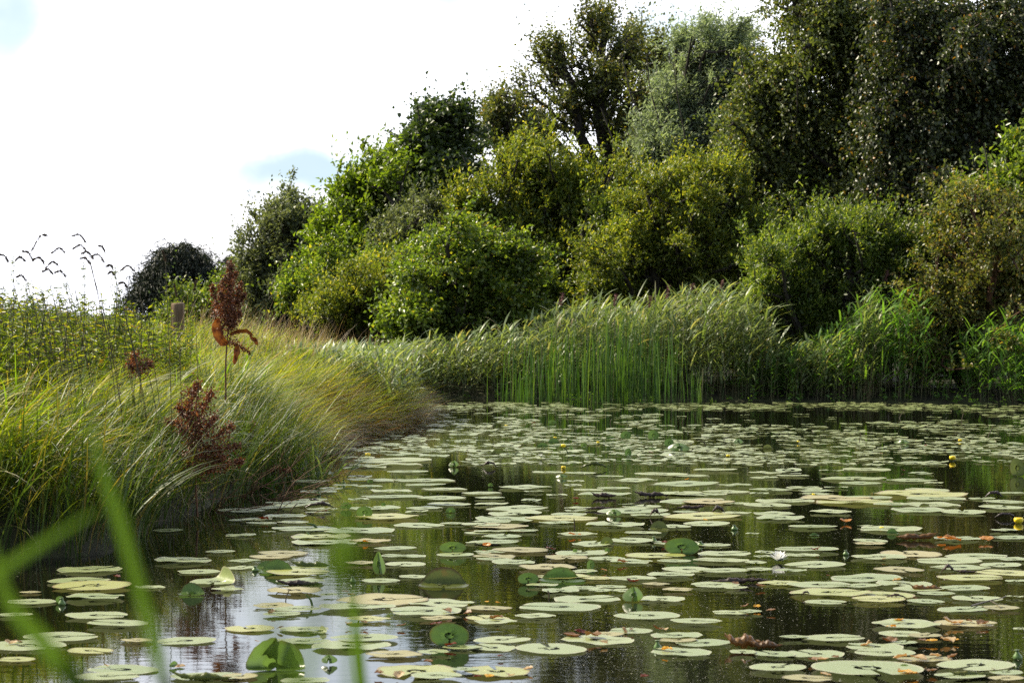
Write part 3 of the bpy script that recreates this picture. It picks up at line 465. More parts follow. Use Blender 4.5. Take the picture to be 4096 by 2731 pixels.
herbs(900, -6, -2.0, 18, 26, (.35, .75), 62, 'bank_herbs', 'low herbs among the grass behind the dock plant', (.07, .025))
herbs(700, -2.0, 9, 31, 34, (.10, .28), 63, 'shore_plants', 'low leafy water plants along the far shoreline', (.09, .035), m_reed2, dmin=-.15, k=4)

# ------------------------------------------------------------------ what floats on the pond
def pad_mat(name, c1, c2, c3, edge, rough=.36, tl=.22):
    """blotchy waxy leaf: main tone c1-c2, worn spots c3, thin edge in its own tone"""
    m = bpy.data.materials.new(name); m.use_nodes = True; nt = m.node_tree; p = nt.nodes['Principled BSDF']; N = nt.nodes.new; LK = nt.links.new
    at = N('ShaderNodeAttribute'); at.attribute_name = 'rad'; oi = N('ShaderNodeObjectInfo'); ge = N('ShaderNodeNewGeometry'); tcn = N('ShaderNodeTexCoord')
    ad = N('ShaderNodeMath'); ad.operation = 'ADD'; LK(oi.outputs['Random'], ad.inputs[0]); LK(ge.outputs['Random Per Island'], ad.inputs[1])
    fr = N('ShaderNodeMath'); fr.operation = 'FRACT'; LK(ad.outputs[0], fr.inputs[0])
    mx = N('ShaderNodeMixRGB'); mx.inputs[1].default_value = (*c1, 1); mx.inputs[2].default_value = (*c2, 1); LK(fr.outputs[0], mx.inputs[0])
    nz = N('ShaderNodeTexNoise'); nz.noise_dimensions = '4D'; nz.inputs['Scale'].default_value = 9; nz.inputs['Detail'].default_value = 6; nz.inputs['Roughness'].default_value = .65; LK(tcn.outputs['Object'], nz.inputs['Vector'])
    w = N('ShaderNodeMath'); w.operation = 'MULTIPLY'; w.inputs[1].default_value = 40; LK(fr.outputs[0], w.inputs[0]); LK(w.outputs[0], nz.inputs['W'])
    r = N('ShaderNodeMapRange'); r.inputs['From Min'].default_value = .60; r.inputs['From Max'].default_value = .72; r.inputs['To Max'].default_value = .8; LK(nz.outputs[0], r.inputs[0])
    m2 = N('ShaderNodeMixRGB'); m2.inputs[2].default_value = (*c3, 1); LK(r.outputs[0], m2.inputs[0]); LK(mx.outputs[0], m2.inputs[1])
    ea = N('ShaderNodeMath'); ea.operation = 'MULTIPLY_ADD'; ea.inputs[1].default_value = .35; LK(nz.outputs[0], ea.inputs[0]); LK(at.outputs['Fac'], ea.inputs[2])
    er = N('ShaderNodeMapRange'); er.inputs['From Min'].default_value = 1.08; er.inputs['From Max'].default_value = 1.2; LK(ea.outputs[0], er.inputs[0])
    m3 = N('ShaderNodeMixRGB'); m3.inputs[2].default_value = (*edge, 1); LK(er.outputs[0], m3.inputs[0]); LK(m2.outputs[0], m3.inputs[1])
    # fine dark specks
    sp = N('ShaderNodeTexNoise'); sp.inputs['Scale'].default_value = 45; sp.inputs['Detail'].default_value = 2; LK(tcn.outputs['Object'], sp.inputs['Vector'])
    sr = N('ShaderNodeMapRange'); sr.inputs['From Min'].default_value = .66; sr.inputs['From Max'].default_value = .72; sr.inputs['To Max'].default_value = .35; LK(sp.outputs[0], sr.inputs[0])
    m4 = N('ShaderNodeMixRGB'); m4.inputs[2].default_value = (.03, .02, .01, 1); LK(sr.outputs[0], m4.inputs[0]); LK(m3.outputs[0], m4.inputs[1])
    LK(m4.outputs[0], p.inputs['Base Color']); p.inputs['Roughness'].default_value = rough; p.inputs['Specular IOR Level'].default_value = .55
    b = N('ShaderNodeBump'); b.inputs['Strength'].default_value = .5; b.inputs['Distance'].default_value = .006; LK(nz.outputs[0], b.inputs['Height']); LK(b.outputs[0], p.inputs['Normal'])
    gr = N('ShaderNodeTexGradient'); gr.gradient_type = 'RADIAL'; LK(tcn.outputs['Object'], gr.inputs[0]); vm = N('ShaderNodeMath'); vm.operation = 'MULTIPLY'; vm.inputs[1].default_value = 150; LK(gr.outputs['Fac'], vm.inputs[0])
    vc = N('ShaderNodeMath'); vc.operation = 'SINE'; LK(vm.outputs[0], vc.inputs[0]); va = N('ShaderNodeMath'); va.operation = 'MULTIPLY_ADD'; va.inputs[1].default_value = .07; LK(vc.outputs[0], va.inputs[0]); LK(nz.outputs[0], va.inputs[2]); LK(va.outputs[0], b.inputs['Height'])
    t = N('ShaderNodeBsdfTranslucent'); ms = N('ShaderNodeMixShader'); ms.inputs[0].default_value = tl; o = nt.nodes['Material Output']
    LK(m4.outputs[0], t.inputs[0]); LK(p.outputs[0], ms.inputs[1]); LK(t.outputs[0], ms.inputs[2]); LK(ms.outputs[0], o.inputs[0]); return m
PM = {'pale green': pad_mat('pale green lily pad', G(.21, .265, .09), G(.29, .33, .13), G(.32, .29, .13), G(.40, .38, .22)),  # pale edge tone paints the bright glint along the rim
      'yellowish': pad_mat('yellowish lily pad', G(.28, .31, .07), G(.36, .36, .10), G(.36, .26, .12), G(.22, .13, .05)),
      'tan and brown': pad_mat('decaying lily pad', G(.25, .235, .09), G(.35, .31, .13), G(.15, .20, .06), G(.08, .05, .02), .5),
      'standing green': pad_mat('standing green leaf', G(.08, .15, .03), G(.12, .20, .035), G(.10, .15, .03), G(.10, .11, .02), .28, .55),
      'olive': pad_mat('ageing olive leaf', G(.10, .13, .025), G(.15, .17, .03), G(.19, .12, .025), G(.06, .035, .012), .35, .5),
      'lit amber brown': pad_mat('lit amber brown dead leaf', G(.15, .075, .02), G(.26, .13, .03), G(.05, .025, .01), G(.04, .02, .01), .35, .45),  # brighter copy of the dead brown, sunlight put into the colour
      'dark brown': pad_mat('dead dark brown leaf', G(.030, .016, .008), G(.055, .028, .012), G(.14, .07, .02), G(.02, .011, .006), .4)}
def disc(R, asp=1.1, nr=6, nth=36, notch=.13, wave=.05, ragged=.008):
    """leaf plate of radius about 1 with a notch towards -x; returns V, faces, rad"""
    th = np.linspace(notch, 2*pi-notch, nth)+pi; rr = np.array([0.0, .25, .5, .72, .88, 1.0][:nr] if nr == 6 else np.linspace(0, 1, nr))
    lob = 1+.03*np.sin(2*th+R.uniform(0, 6))+.012*np.sin(3*th+R.uniform(0, 6))+ragged*R.normal(size=nth)
    lob *= 1-.10*np.exp(-(np.minimum(np.arange(nth), nth-1-np.arange(nth))/1.6)**2)
    x = rr[:, None]*lob*np.cos(th)*asp; y = rr[:, None]*lob*np.sin(th)
    x[0] = -.18; y[0] = 0
    z = wave*(rr[:, None]**3)*(np.sin(3*th+R.uniform(0, 6))*.6+np.sin(7*th+R.uniform(0, 6))*.4+.3)
    V = np.stack([x, y, z], -1).reshape(-1, 3); q = [[i*nth+j, i*nth+j+1, (i+1)*nth+j+1, (i+1)*nth+j] for i in range(1, nr-1) for j in range(nth-1)]
    tr = [[0, nth+j, nth+j+1] for j in range(nth-1)]
    # centre ring collapses to one vertex
    V2 = np.concatenate([V[:1], V[nth:]]); q = np.array(q)-nth+1; tr = np.array(tr); tr[:, 1:] += 1-nth
    return V2, [q, tr], np.concatenate([[0], np.repeat(rr[1:], nth)])
def set_rad(o, rad):
    a = o.data.attributes.new('rad', 'FLOAT', 'POINT'); a.data.foreach_set('value', rad.astype(np.float32))
def fold(V, ang, s0, phi, rho):
    d = np.array([cos(ang), sin(ang)]); s = V[:, 0]*d[0]+V[:, 1]*d[1]; t = -V[:, 0]*d[1]+V[:, 1]*d[0]; a = s-s0; z = V[:, 2]; out = V.copy(); m = a > 0
    am = np.minimum(a[m], rho*phi); ex = a[m]-am; aa = am/rho; ns = s0+(rho-z[m])*np.sin(aa)+ex*cos(phi); nz = rho-(rho-z[m])*np.cos(aa)+ex*sin(phi)
    out[m, 0] = ns*d[0]-t[m]*d[1]; out[m, 1] = ns*d[1]+t[m]*d[0]; out[m, 2] = nz; return out
Rg = lambda k: {2: (0, 1600, 1.386), 3: (900, 1600, 2.138), 4: (900, 2131, 2.352), 5: (1900, 1600, 2.138), 6: (3000, 1600, 2.146), 7: (1900, 2131, 2.138), 8: (3000, 2131, 2.146)}[k]
def src(k, x, y): a, b, s = Rg(k); return a+x/s, b+y/s
# flat pads read off the photograph: region, then (x, y, half width)
PADS = {
7: [(235,42,170),(190,90,195),(870,18,170),(1010,100,180),(1430,14,160),(1330,78,200),(1700,90,180),(400,160,230),(130,175,130),(910,182,240),(160,210,170),(160,235,150),(330,265,180),(780,220,190),(1130,228,160),(1540,205,260),(1700,245,130),(1340,255,170),(620,310,240),(930,340,110),(750,385,200),(1050,400,140),(1340,400,190),(1550,445,110),(580,460,120),(730,512,165),(920,480,160),(1080,510,100),(1270,510,100),(1160,470,120),(960,575,270),(1600,580,200),(720,640,320),(120,650,190),(1470,725,270),(1895,775,215),(110,740,190),(170,775,180),(510,725,170),(1325,845,180),(1120,880,150),(1720,895,210),(1060,930,280),(1730,930,150),(1950,950,210),(1755,1035,245),(230,935,230),(150,990,190),(650,1000,310),(2190,690,165),(2290,1040,120),(190,1200,280),(1830,320,220),(2130,335,200),(2100,240,220),(2140,185,210),(1680,370,200),(2050,460,200),(2230,485,100),(1740,500,130),(2050,110,130)],
8: [(480,155,250),(440,205,140),(130,175,90),(110,215,75),(1035,72,145),(1030,105,130),(1380,190,270),(1110,220,240),(560,285,240),(350,333,120),(1280,335,220),(1780,60,180),(1950,215,240),(1700,250,260),(1800,305,230),(2150,290,180),(2250,240,150),(990,400,290),(280,440,200),(600,460,240),(950,465,170),(1320,450,240),(1900,400,260),(2200,350,250),(2280,420,90),(700,530,320),(1150,540,250),(1450,500,200),(1840,490,200),(1600,540,150),(650,600,170),(1100,590,220),(1510,595,150),(1950,580,220),(2270,560,80),(1830,665,190),(2150,660,150),(0,690,100),(1340,800,280),(1860,790,260),(2320,840,60),(370,915,110),(720,915,260),(200,1050,180),(560,1050,240),(1060,995,220),(1150,1050,240),(1300,880,180),(1500,900,150),(1320,960,120),(1500,1090,230),(240,1175,240),(1010,1185,470),(1940,1160,320),(2200,1210,150),(500,1270,200),(2200,1260,150),(1800,1250,200),(50,270,100),(80,330,110),(2250,50,150)],
4: [(1600,155,180),(900,50,260),(800,100,160),(1370,90,170),(1670,225,200),(1700,305,190),(2170,215,170),(150,335,140),(560,200,230),(440,230,200),(180,275,150),(760,350,200),(1280,300,150),(700,390,260),(1470,460,165),(700,470,220),(650,560,260),(1780,420,140),(980,600,80),(1500,650,400),(2040,680,290),(1250,710,320),(680,735,220),(450,700,180),(540,780,160),(1880,760,340),(1350,830,190),(2000,820,150),(230,910,240),(740,920,220),(730,1030,260),(1300,1010,310),(1190,1075,325),(1580,1160,250),(140,1360,170),(1960,1140,150),(1800,1310,380),(1990,1370,220),(2250,1310,120),(2230,1090,170),(760,1400,200),(30,540,140)],
2: [(500,945,170),(1020,897,155),(1100,955,110),(440,1010,160),(510,1040,210),(830,1040,80),(530,1100,150),(170,1070,60),(170,1125,125),(1240,1045,80),(1340,935,90),(540,1205,150),(80,1198,90),(650,1248,160),(340,1320,190),(150,1370,200),(90,1445,100),(500,1395,120),(1030,1340,150),(760,1340,90),(680,1500,180),(600,1545,170),(1150,1540,180),(1340,620,120),(1420,670,90),(930,730,80),(1220,848,80),(1330,755,80)],
3: [(1520,470,170),(1790,480,130),(1130,497,130),(1430,520,300),(1340,560,300),(1170,580,180),(840,635,95),(730,705,155),(1160,665,105),(1560,620,160),(1240,690,200),(1700,690,230),(1030,740,110),(1230,745,110),(1710,735,170),(1420,790,180),(910,770,100),(800,790,150),(1140,860,90),(1420,830,240),(1870,765,170),(1850,840,200),(2200,800,160),(2270,845,120),(1920,900,170),(2280,900,150),(760,860,120),(620,890,250),(420,925,230),(830,940,150),(1280,930,230),(1700,930,150),(800,970,110),(1640,960,100),(160,965,160),(520,1005,180),(580,1050,130),(320,1055,125),(140,1040,100),(1380,1010,270),(1660,1080,210),(1950,1065,100),(2190,1080,170),(680,1115,260),(1150,1130,290),(380,1140,60),(120,1165,150),(2190,1140,130),(780,1180,200),(850,1225,270),(1250,1215,150),(2210,1225,150),(2280,1180,80),(1430,1275,150)],
5: [(620,620,120),(900,630,130),(1150,660,120),(1350,695,200),(1590,640,210),(1850,650,150),(2050,605,180),(1790,720,270),(2210,735,140),(840,735,75),(430,755,220),(500,790,85),(700,820,95),(1180,760,130),(960,775,120),(860,700,75),(90,805,120),(180,840,180),(480,862,90),(1100,815,200),(1750,800,200),(1900,810,250),(2150,790,200),(1850,870,260),(1430,915,180),(1300,905,80),(2000,880,220),(2230,890,120),(870,955,100),(900,930,130),(1350,960,280),(1800,965,100),(1500,985,160),(1950,1000,300),(2240,970,110),(340,980,230),(370,930,240),(160,905,160),(800,985,150),(750,1015,280),(250,1020,250),(150,1050,150),(700,1060,150),(200,1090,250),(150,1135,150),(420,1130,120),(1200,1075,250),(1980,1060,190),(1700,1090,150)],
6: [(330,610,110),(130,630,130),(370,655,125),(120,670,125),(700,615,110),(1000,600,200),(890,680,280),(940,720,180),(530,755,80),(460,760,150),(740,757,100),(560,790,150),(560,815,110),(180,780,190),(80,810,85),(1390,695,220),(1470,635,110),(1580,718,80),(1520,775,190),(1290,795,120),(1480,815,370),(2240,800,110),(1990,850,120),(1600,855,240),(2190,880,170),(750,850,300),(1000,840,200),(300,870,250),(900,880,300),(150,910,200),(1230,905,160),(1550,905,250),(2160,930,200),(700,970,165),(1450,955,230),(1830,970,200),(200,985,170),(260,1023,200),(540,1092,200),(20,1155,60),(1200,1115,270),(2180,1130,120),(1000,1090,80)]}
TAN = {(7,160,210),(7,400,160),(7,620,310),(7,780,220),(7,1550,445),(7,1730,930),(7,1120,880),(8,1380,190),(8,1280,335),(8,2150,660),(8,1860,790),(8,1500,1090),(8,2200,1260),(8,1500,900),(4,1580,1160),(4,560,200),(4,440,230),(4,1500,650),(4,450,700),(4,650,560),(4,140,1360),(2,170,1070),(2,760,1340),(7,120,650),(8,500,1270),(4,1280,300),(5,2000,880),(5,200,1090),(6,750,850),(3,780,1180),(4,2000,820),(8,1030,105),(7,1740,500),(4,1370,90)}
YEL = {(7,1540,205),(7,1050,400),(7,110,740),(7,190,1200),(8,280,440),(8,700,530),(8,1100,590),(8,2200,350),(4,900,50),(4,700,390),(4,230,910),(4,1350,830),(4,1800,1310),(2,510,1040),(2,90,1445),(2,500,1395),(5,1950,1000),(5,750,1015),(6,1480,815),(6,900,880),(3,1380,1010),(8,1150,540),(7,750,385),(8,1900,400)}
LAND = [('the white water lily', *src(8,245,230)), ('the half open white lily', *src(5,560,500)), ('the black rolled leaf', *src(7,2200,430)), ('the big brown curled leaf', *src(8,60,980)),
    ('the upright round leaf', *src(4,2110,1070)), ('the triangular folded leaf', *src(7,1345,590)), ('the domed dark leaf', *src(4,2090,490)), ('the narrow spiked leaf', *src(4,1455,400)), ('the leaf with two raised humps', *src(4,480,1250)),
    ('the shiny shell shaped leaf', *src(7,1770,180)), ('the hooked brown stem', *src(4,555,640)), ('the long brown boat shaped leaf', *src(6,1430,1190)), ('the dark red crumpled leaf', *src(6,2090,840)), ('the black arched leaf', *src(5,1500,830)),
    ('the green seed pod', *src(7,1565,990)), ('the pointed brown rolled leaf', *src(8,1520,490)), ('the horned dark leaf', *src(8,1750,345)), ('the curled leaf by the bank', *src(2,1200,1000)), ('the blackened arch leaf', *src(3,810,930)), ('the green leaf cup', *src(3,1190,1000)), ('the bent dark stick', *src(5,855,1120)),
    ('the orange leaf pile', *src(8,1600,960)), ('the low dark twigs by the bank', *src(3,450,800)), ('the leaf pod standing in water', *src(7,990,320)), ('the far right yellow flower', *src(6,1738,500)), ('the tilted olive leaf', *src(6,2290,650)), ('the grass clump by the bank', *src(3,800,600))]
LAND = [(a, b, c) for a, b, c in LAND]
used_lab = {}
NTH = ['', 'second ', 'third ', 'fourth ', 'fifth ', 'sixth ', 'seventh ', 'eighth ', 'ninth ', 'tenth ', 'eleventh ', 'twelfth ', 'thirteenth ', 'fourteenth ', 'fifteenth ']
def relate(items, noun):
    """items: (object, tone, x, y); labels each by its rank beside the nearest landmark"""
    cls = {}
    for o, tone, x, y in items:
        ds = [(math.hypot((x-lx), (y-ly)*3.2), nm, x-lx, y-ly) for nm, lx, ly in LAND]; d, nm, dx, dy = min(ds)
        rel = ('to the left of' if dx < 0 else 'to the right of') if abs(dx) > abs(dy)*3.2 else ('behind' if dy < 0 else 'in front of')
        cls.setdefault((tone, nm, rel), []).append((d, o))
    for (tone, nm, rel), l in cls.items():
        l.sort(key=lambda t: t[0])
        for i, (d, o) in enumerate(l):
            o['label'] = f"{tone} {noun}, {NTH[min(i, 14)]}nearest {rel} {nm}"
Rp = np.random.default_rng(77); VAR = [disc(Rp, 1.05+.15*Rp.random(), wave=.012+.045*Rp.random()**2) for _ in range(18)]
pads = []
for k, L in PADS.items():
    for (x, y, hw) in L:
        X, Y_ = src(k, x, y); s = Rg(k)[2]; tone = 'tan and brown' if (k, x, y) in TAN else 'yellowish' if (k, x, y) in YEL else 'pale green'
        if any(abs(X-a) < (hw/s)*.35 and abs(Y_-b) < 7 for a, b, *_ in pads): continue
        pads.append((X, Y_, hw/s, tone))
for _ in range(60):   # a few more in the corners the readings left open
    X = Rp.uniform(0, 4096); Y_ = Rp.uniform(1900, 2050)
    if X > 3000 and all(math.hypot(X-a, (Y_-b)*5) > 160 for a, b, *_ in pads): pads.append((X, Y_, Rp.uniform(35, 75), 'pale green'))
pads.sort(key=lambda p: -p[2]*p[2]*(p[1]-YH)); big, small = pads[:300], pads[300:]
pv = {}
items = []
for i, (X, Y_, hw, tone) in enumerate(big):
    c = Wt(X, Y_); r = hw*c[1]/F; vi = int(Rp.integers(len(VAR))); key = (vi, tone)
    if key not in pv:
        o = mesh('lily_pad', VAR[vi][0], VAR[vi][1], PM[tone], None, True); set_rad(o, VAR[vi][2]); pv[key] = o
    else: o = pv[key].copy(); C.objects.link(o)
    a = VAR[vi][0]; rz = Rp.uniform(0, 2*pi) if Rp.random() < .5 else Rp.choice([0, pi])+Rp.normal(0, .5)
    o.location = (c[0], c[1], .006+.010*Rp.random()); o.scale = (r*1.0, r*.97, r*.8); o.rotation_euler = (Rp.normal(0, .012), Rp.normal(0, .012), rz)
    tag(o, None, 'lily pad', 'flat lily pads floating on the pond'); items.append((o, tone, X, Y_))
relate(items, 'lily pad')
# the far pads as one carpet
g = Geo(); rads = []; mats = []
SM = [disc(Rp, 1.1, 3, 14, .15, .05) for _ in range(8)]
cand = [(X, Y_, hw*Wt(X, Y_)[1]/F) for X, Y_, hw, t in small]
def cover(X, Y):   # how thickly the far water is covered
    x = CX+X/Y*F; y = YH+H_CAM/Y*F; d = .85
    if y < 1640: d = .9 if x > 1750 else .6
    elif y < 1700: d = .75 if x < 2600 else (.12 if x < 3500 else .45)
    elif y < 1860: d = .95 if x < 3000 else .65
    else: d = .35
    return d*.5*(.35+1.0*(sin(X*1.9+Y*.8)*.5+.5))
grid = {}
for _ in range(5200):
    y = 1612+250*Rp.random()**.8 if Rp.random() < .8 else 1612+30*Rp.random(); X, Y = Wt(1, y)[:2]; x = Rp.uniform(1300, 4150); c = Wt(x, y); X, Y = c[0], c[1]
    if y > 1815 and x < 1900: continue
    if y > 1860-max(0, (x-2400)*.0) and x < 3000: continue
    if sdist(np.array([X]), np.array([Y]))[0] > -.12 or Rp.random() > cover(X, Y): continue
    r = Rp.uniform(.06, .18); kx = (int(X*2.5), int(Y*2.5)); near_ = [q for a in (-1, 0, 1) for b in (-1, 0, 1) for q in grid.get((kx[0]+a, kx[1]+b), [])]
    if any(math.hypot(X-q[0], Y-q[1]) < (r+q[2])*.78 for q in near_): continue
    grid.setdefault(kx, []).append((X, Y, r)); cand.append((x, y, r))
for (x, y, r) in cand:
    c = Wt(x, y); V, f, rd = SM[int(Rp.integers(8))]; a = Rp.uniform(0, 2*pi); Rm = np.array([[cos(a), -sin(a), 0], [sin(a), cos(a), 0], [0, 0, 1]])
    tl = Rp.normal(0, .02, 2); W = (V*[r, r, r])@Rm.T; W[:, 2] += W[:, 0]*tl[0]+W[:, 1]*tl[1]+.008+.008*Rp.random(); g.add(W+[c[0], c[1], 0], f); rads.append(rd)
fo = g.build('lily_pads', PM['pale green'], None, True); set_rad(fo, np.concatenate(rads)); tag(fo, 'carpet of small flat lily pads on the far water', None, None, 'stuff')
print('far pads', len(cand))
# duckweed and floating specks
n = 60000; Rw = np.random.default_rng(5); y = 1500+1300*Rw.random(n); y = np.where(y < 1700, 1700+600*Rw.random(n), y); Y = H_CAM*F/(y-YH); x = Rw.uniform(-100, 4200, n); X = (x-CX)/F*Y
den = np.clip(.55+.5*np.sin(X*2.1+np.sin(Y*1.7)*2)+.25*np.sin(Y*5+X), .05, 1)*np.where((x < 2000) & (y > 2250), .12, 1); kx = (Rw.random(n) < den) & (sdist(X, Y) < -.03); X = X[kx]; Y = Y[kx]; n = len(X)
s = Rw.uniform(.0010, .0028, n)*np.where(Rw.random(n) < .05, 2.0, 1); a = Rw.uniform(0, 2*pi, n); V = np.zeros((n, 5, 3))
for j in range(5): V[:, j] = np.stack([X+s*np.cos(a+j*1.2566), Y+s*np.sin(a+j*1.2566), np.full(n, .0025)], 1)
m_weed = plant_mat('floating seeds and duckweed', [(0, G(.10, .11, .05)), (.7, G(.20, .19, .11)), (1, G(.55, .53, .42))], .5, 0)
tag(mesh('duckweed', V.reshape(-1, 3), np.arange(n*5).reshape(n, 5), m_weed), 'tiny floating seeds and duckweed specks on the dark water', None, None, 'stuff')

# ---- leaves that stand, fold or roll out of the water
def stand(x, y, w, h, tone, kind, label, yaw=0., name='raised_leaf', grp='leaves standing or curled out of the water', seed=None):
    """x, y: foot of the leaf in the photo, w, h: its size there"""
    R = np.random.default_rng(seed if seed is not None else int(x*7+y)); c = Wt(x, y); u = c[1]/F; wr = w*u/2; hr = h*u; V, f, rd = disc(R, 1.15, 6, 40, .10, .02, .012); V = V[:, [1, 0, 2]]*[1, 1, 1]
    if kind == 'up':      # whole blade upright: fold low on the blade
        V = V*[wr, wr, wr]; s = hr/(1.85*wr); V[:, 1] *= s; V = fold(V, pi/2, -.93*wr*s*1.15, radians(84), .12*hr); V[:, 1] -= V[:, 1].min(); V[:, 2] -= .02*hr
        V[:, 1] += .16*hr*np.cos(V[:, 0]/wr*1.2)
    elif kind == 'dome':  # flat front, back half raised
        V = V*wr; s = 1.0; V = fold(V, pi/2+.15*R.normal(), wr*1.1-hr*1.12-.12*wr, radians(78), .16*wr)
    elif kind == 'humps': # back edge raised in two humps
        V = V*wr; V = fold(V, pi/2+.75, .05*wr, radians(88), .16*wr); V = fold(V, pi/2-.75, .28*wr, radians(72), .12*wr)
    elif kind == 'side':  # one side curls up
        V = V*wr; V = fold(V, 0+.5, .38*wr, radians(95), .20*wr)
    elif kind == 'sideL':
        V = V*wr; V = fold(V, pi-.5, .38*wr, radians(95), .20*wr)
    elif kind == 'spike': # narrow folded blade pointing up
        V = V*[wr*1.5, hr/2, hr/2]; V[:, 2] += np.abs(V[:, 0])*1.1; V = V[:, [0, 2, 1]]; V[:, 2] -= V[:, 2].min()+.02*hr; V[:, 1] *= .9; V[:, 0] += .18*(V[:, 2])*R.normal(); V[:, 0] *= np.clip(1.25-V[:, 2]/hr*.75, .15, 2)
    elif kind in ('roll', 'arch'):   # rotted leaf rolled to an open tube, or arched with its ends down
        nu, nv = 26, 11; t = np.linspace(-1, 1, nu); A = np.linspace(-.5, 3.9, nv); tip_ = np.clip(1-np.abs(t)**2.6, .05, 1); lump = 1+.16*np.sin(t*6+R.uniform(0, 6))+.10*np.sin(t*17+R.uniform(0, 6)); rr = hr*(.36 if kind == 'roll' else .27)*tip_*lump
        z0_ = (.62*hr*np.maximum(0, t*R.choice([-1, 1])-.15)**2+.30*hr*t**4) if kind == 'roll' else hr*.52*np.cos(t*1.5)**.8
        V = np.stack([t[:, None]*wr+0*A, rr[:, None]*np.cos(A)*1.1+.08*hr*np.sin(t*4)[:, None], z0_[:, None]+rr[:, None]*(np.sin(A)+.75)], -1); V += R.normal(size=V.shape)*hr*.022; V[:, 0] -= [0, .03*hr, -.05*hr]; V[:, -1, 2] += R.normal(size=nu)*hr*.07
        I = np.arange(nu*nv).reshape(nu, nv); f = [np.stack([I[:-1, :-1], I[1:, :-1], I[1:, 1:], I[:-1, 1:]], -1).reshape(-1, 4)]; rd = np.zeros(nu*nv); V = V.reshape(-1, 3)
    V[:, 2] += .006; V = V*[1, 1, 1]
    if yaw: V = V@np.array([[cos(yaw), -sin(yaw), 0], [sin(yaw), cos(yaw), 0], [0, 0, 1]]).T
    root = empty(name, c); tag(root, label, 'leaf', grp); o = mesh('blade', V+c, f, PM[tone], root, True, loc=c); set_rad(o, rd)
    pt = bez([c+[0, .01, -.01], c+[0, .05*1, -.10], c+[.02, .12, -.35]], 5); st = mesh('stalk', *polytube(pt, .004, 6), PM['olive'], root, True, loc=c); return root
g_ = 'standing green'; o_ = 'olive'; b_ = 'dark brown'
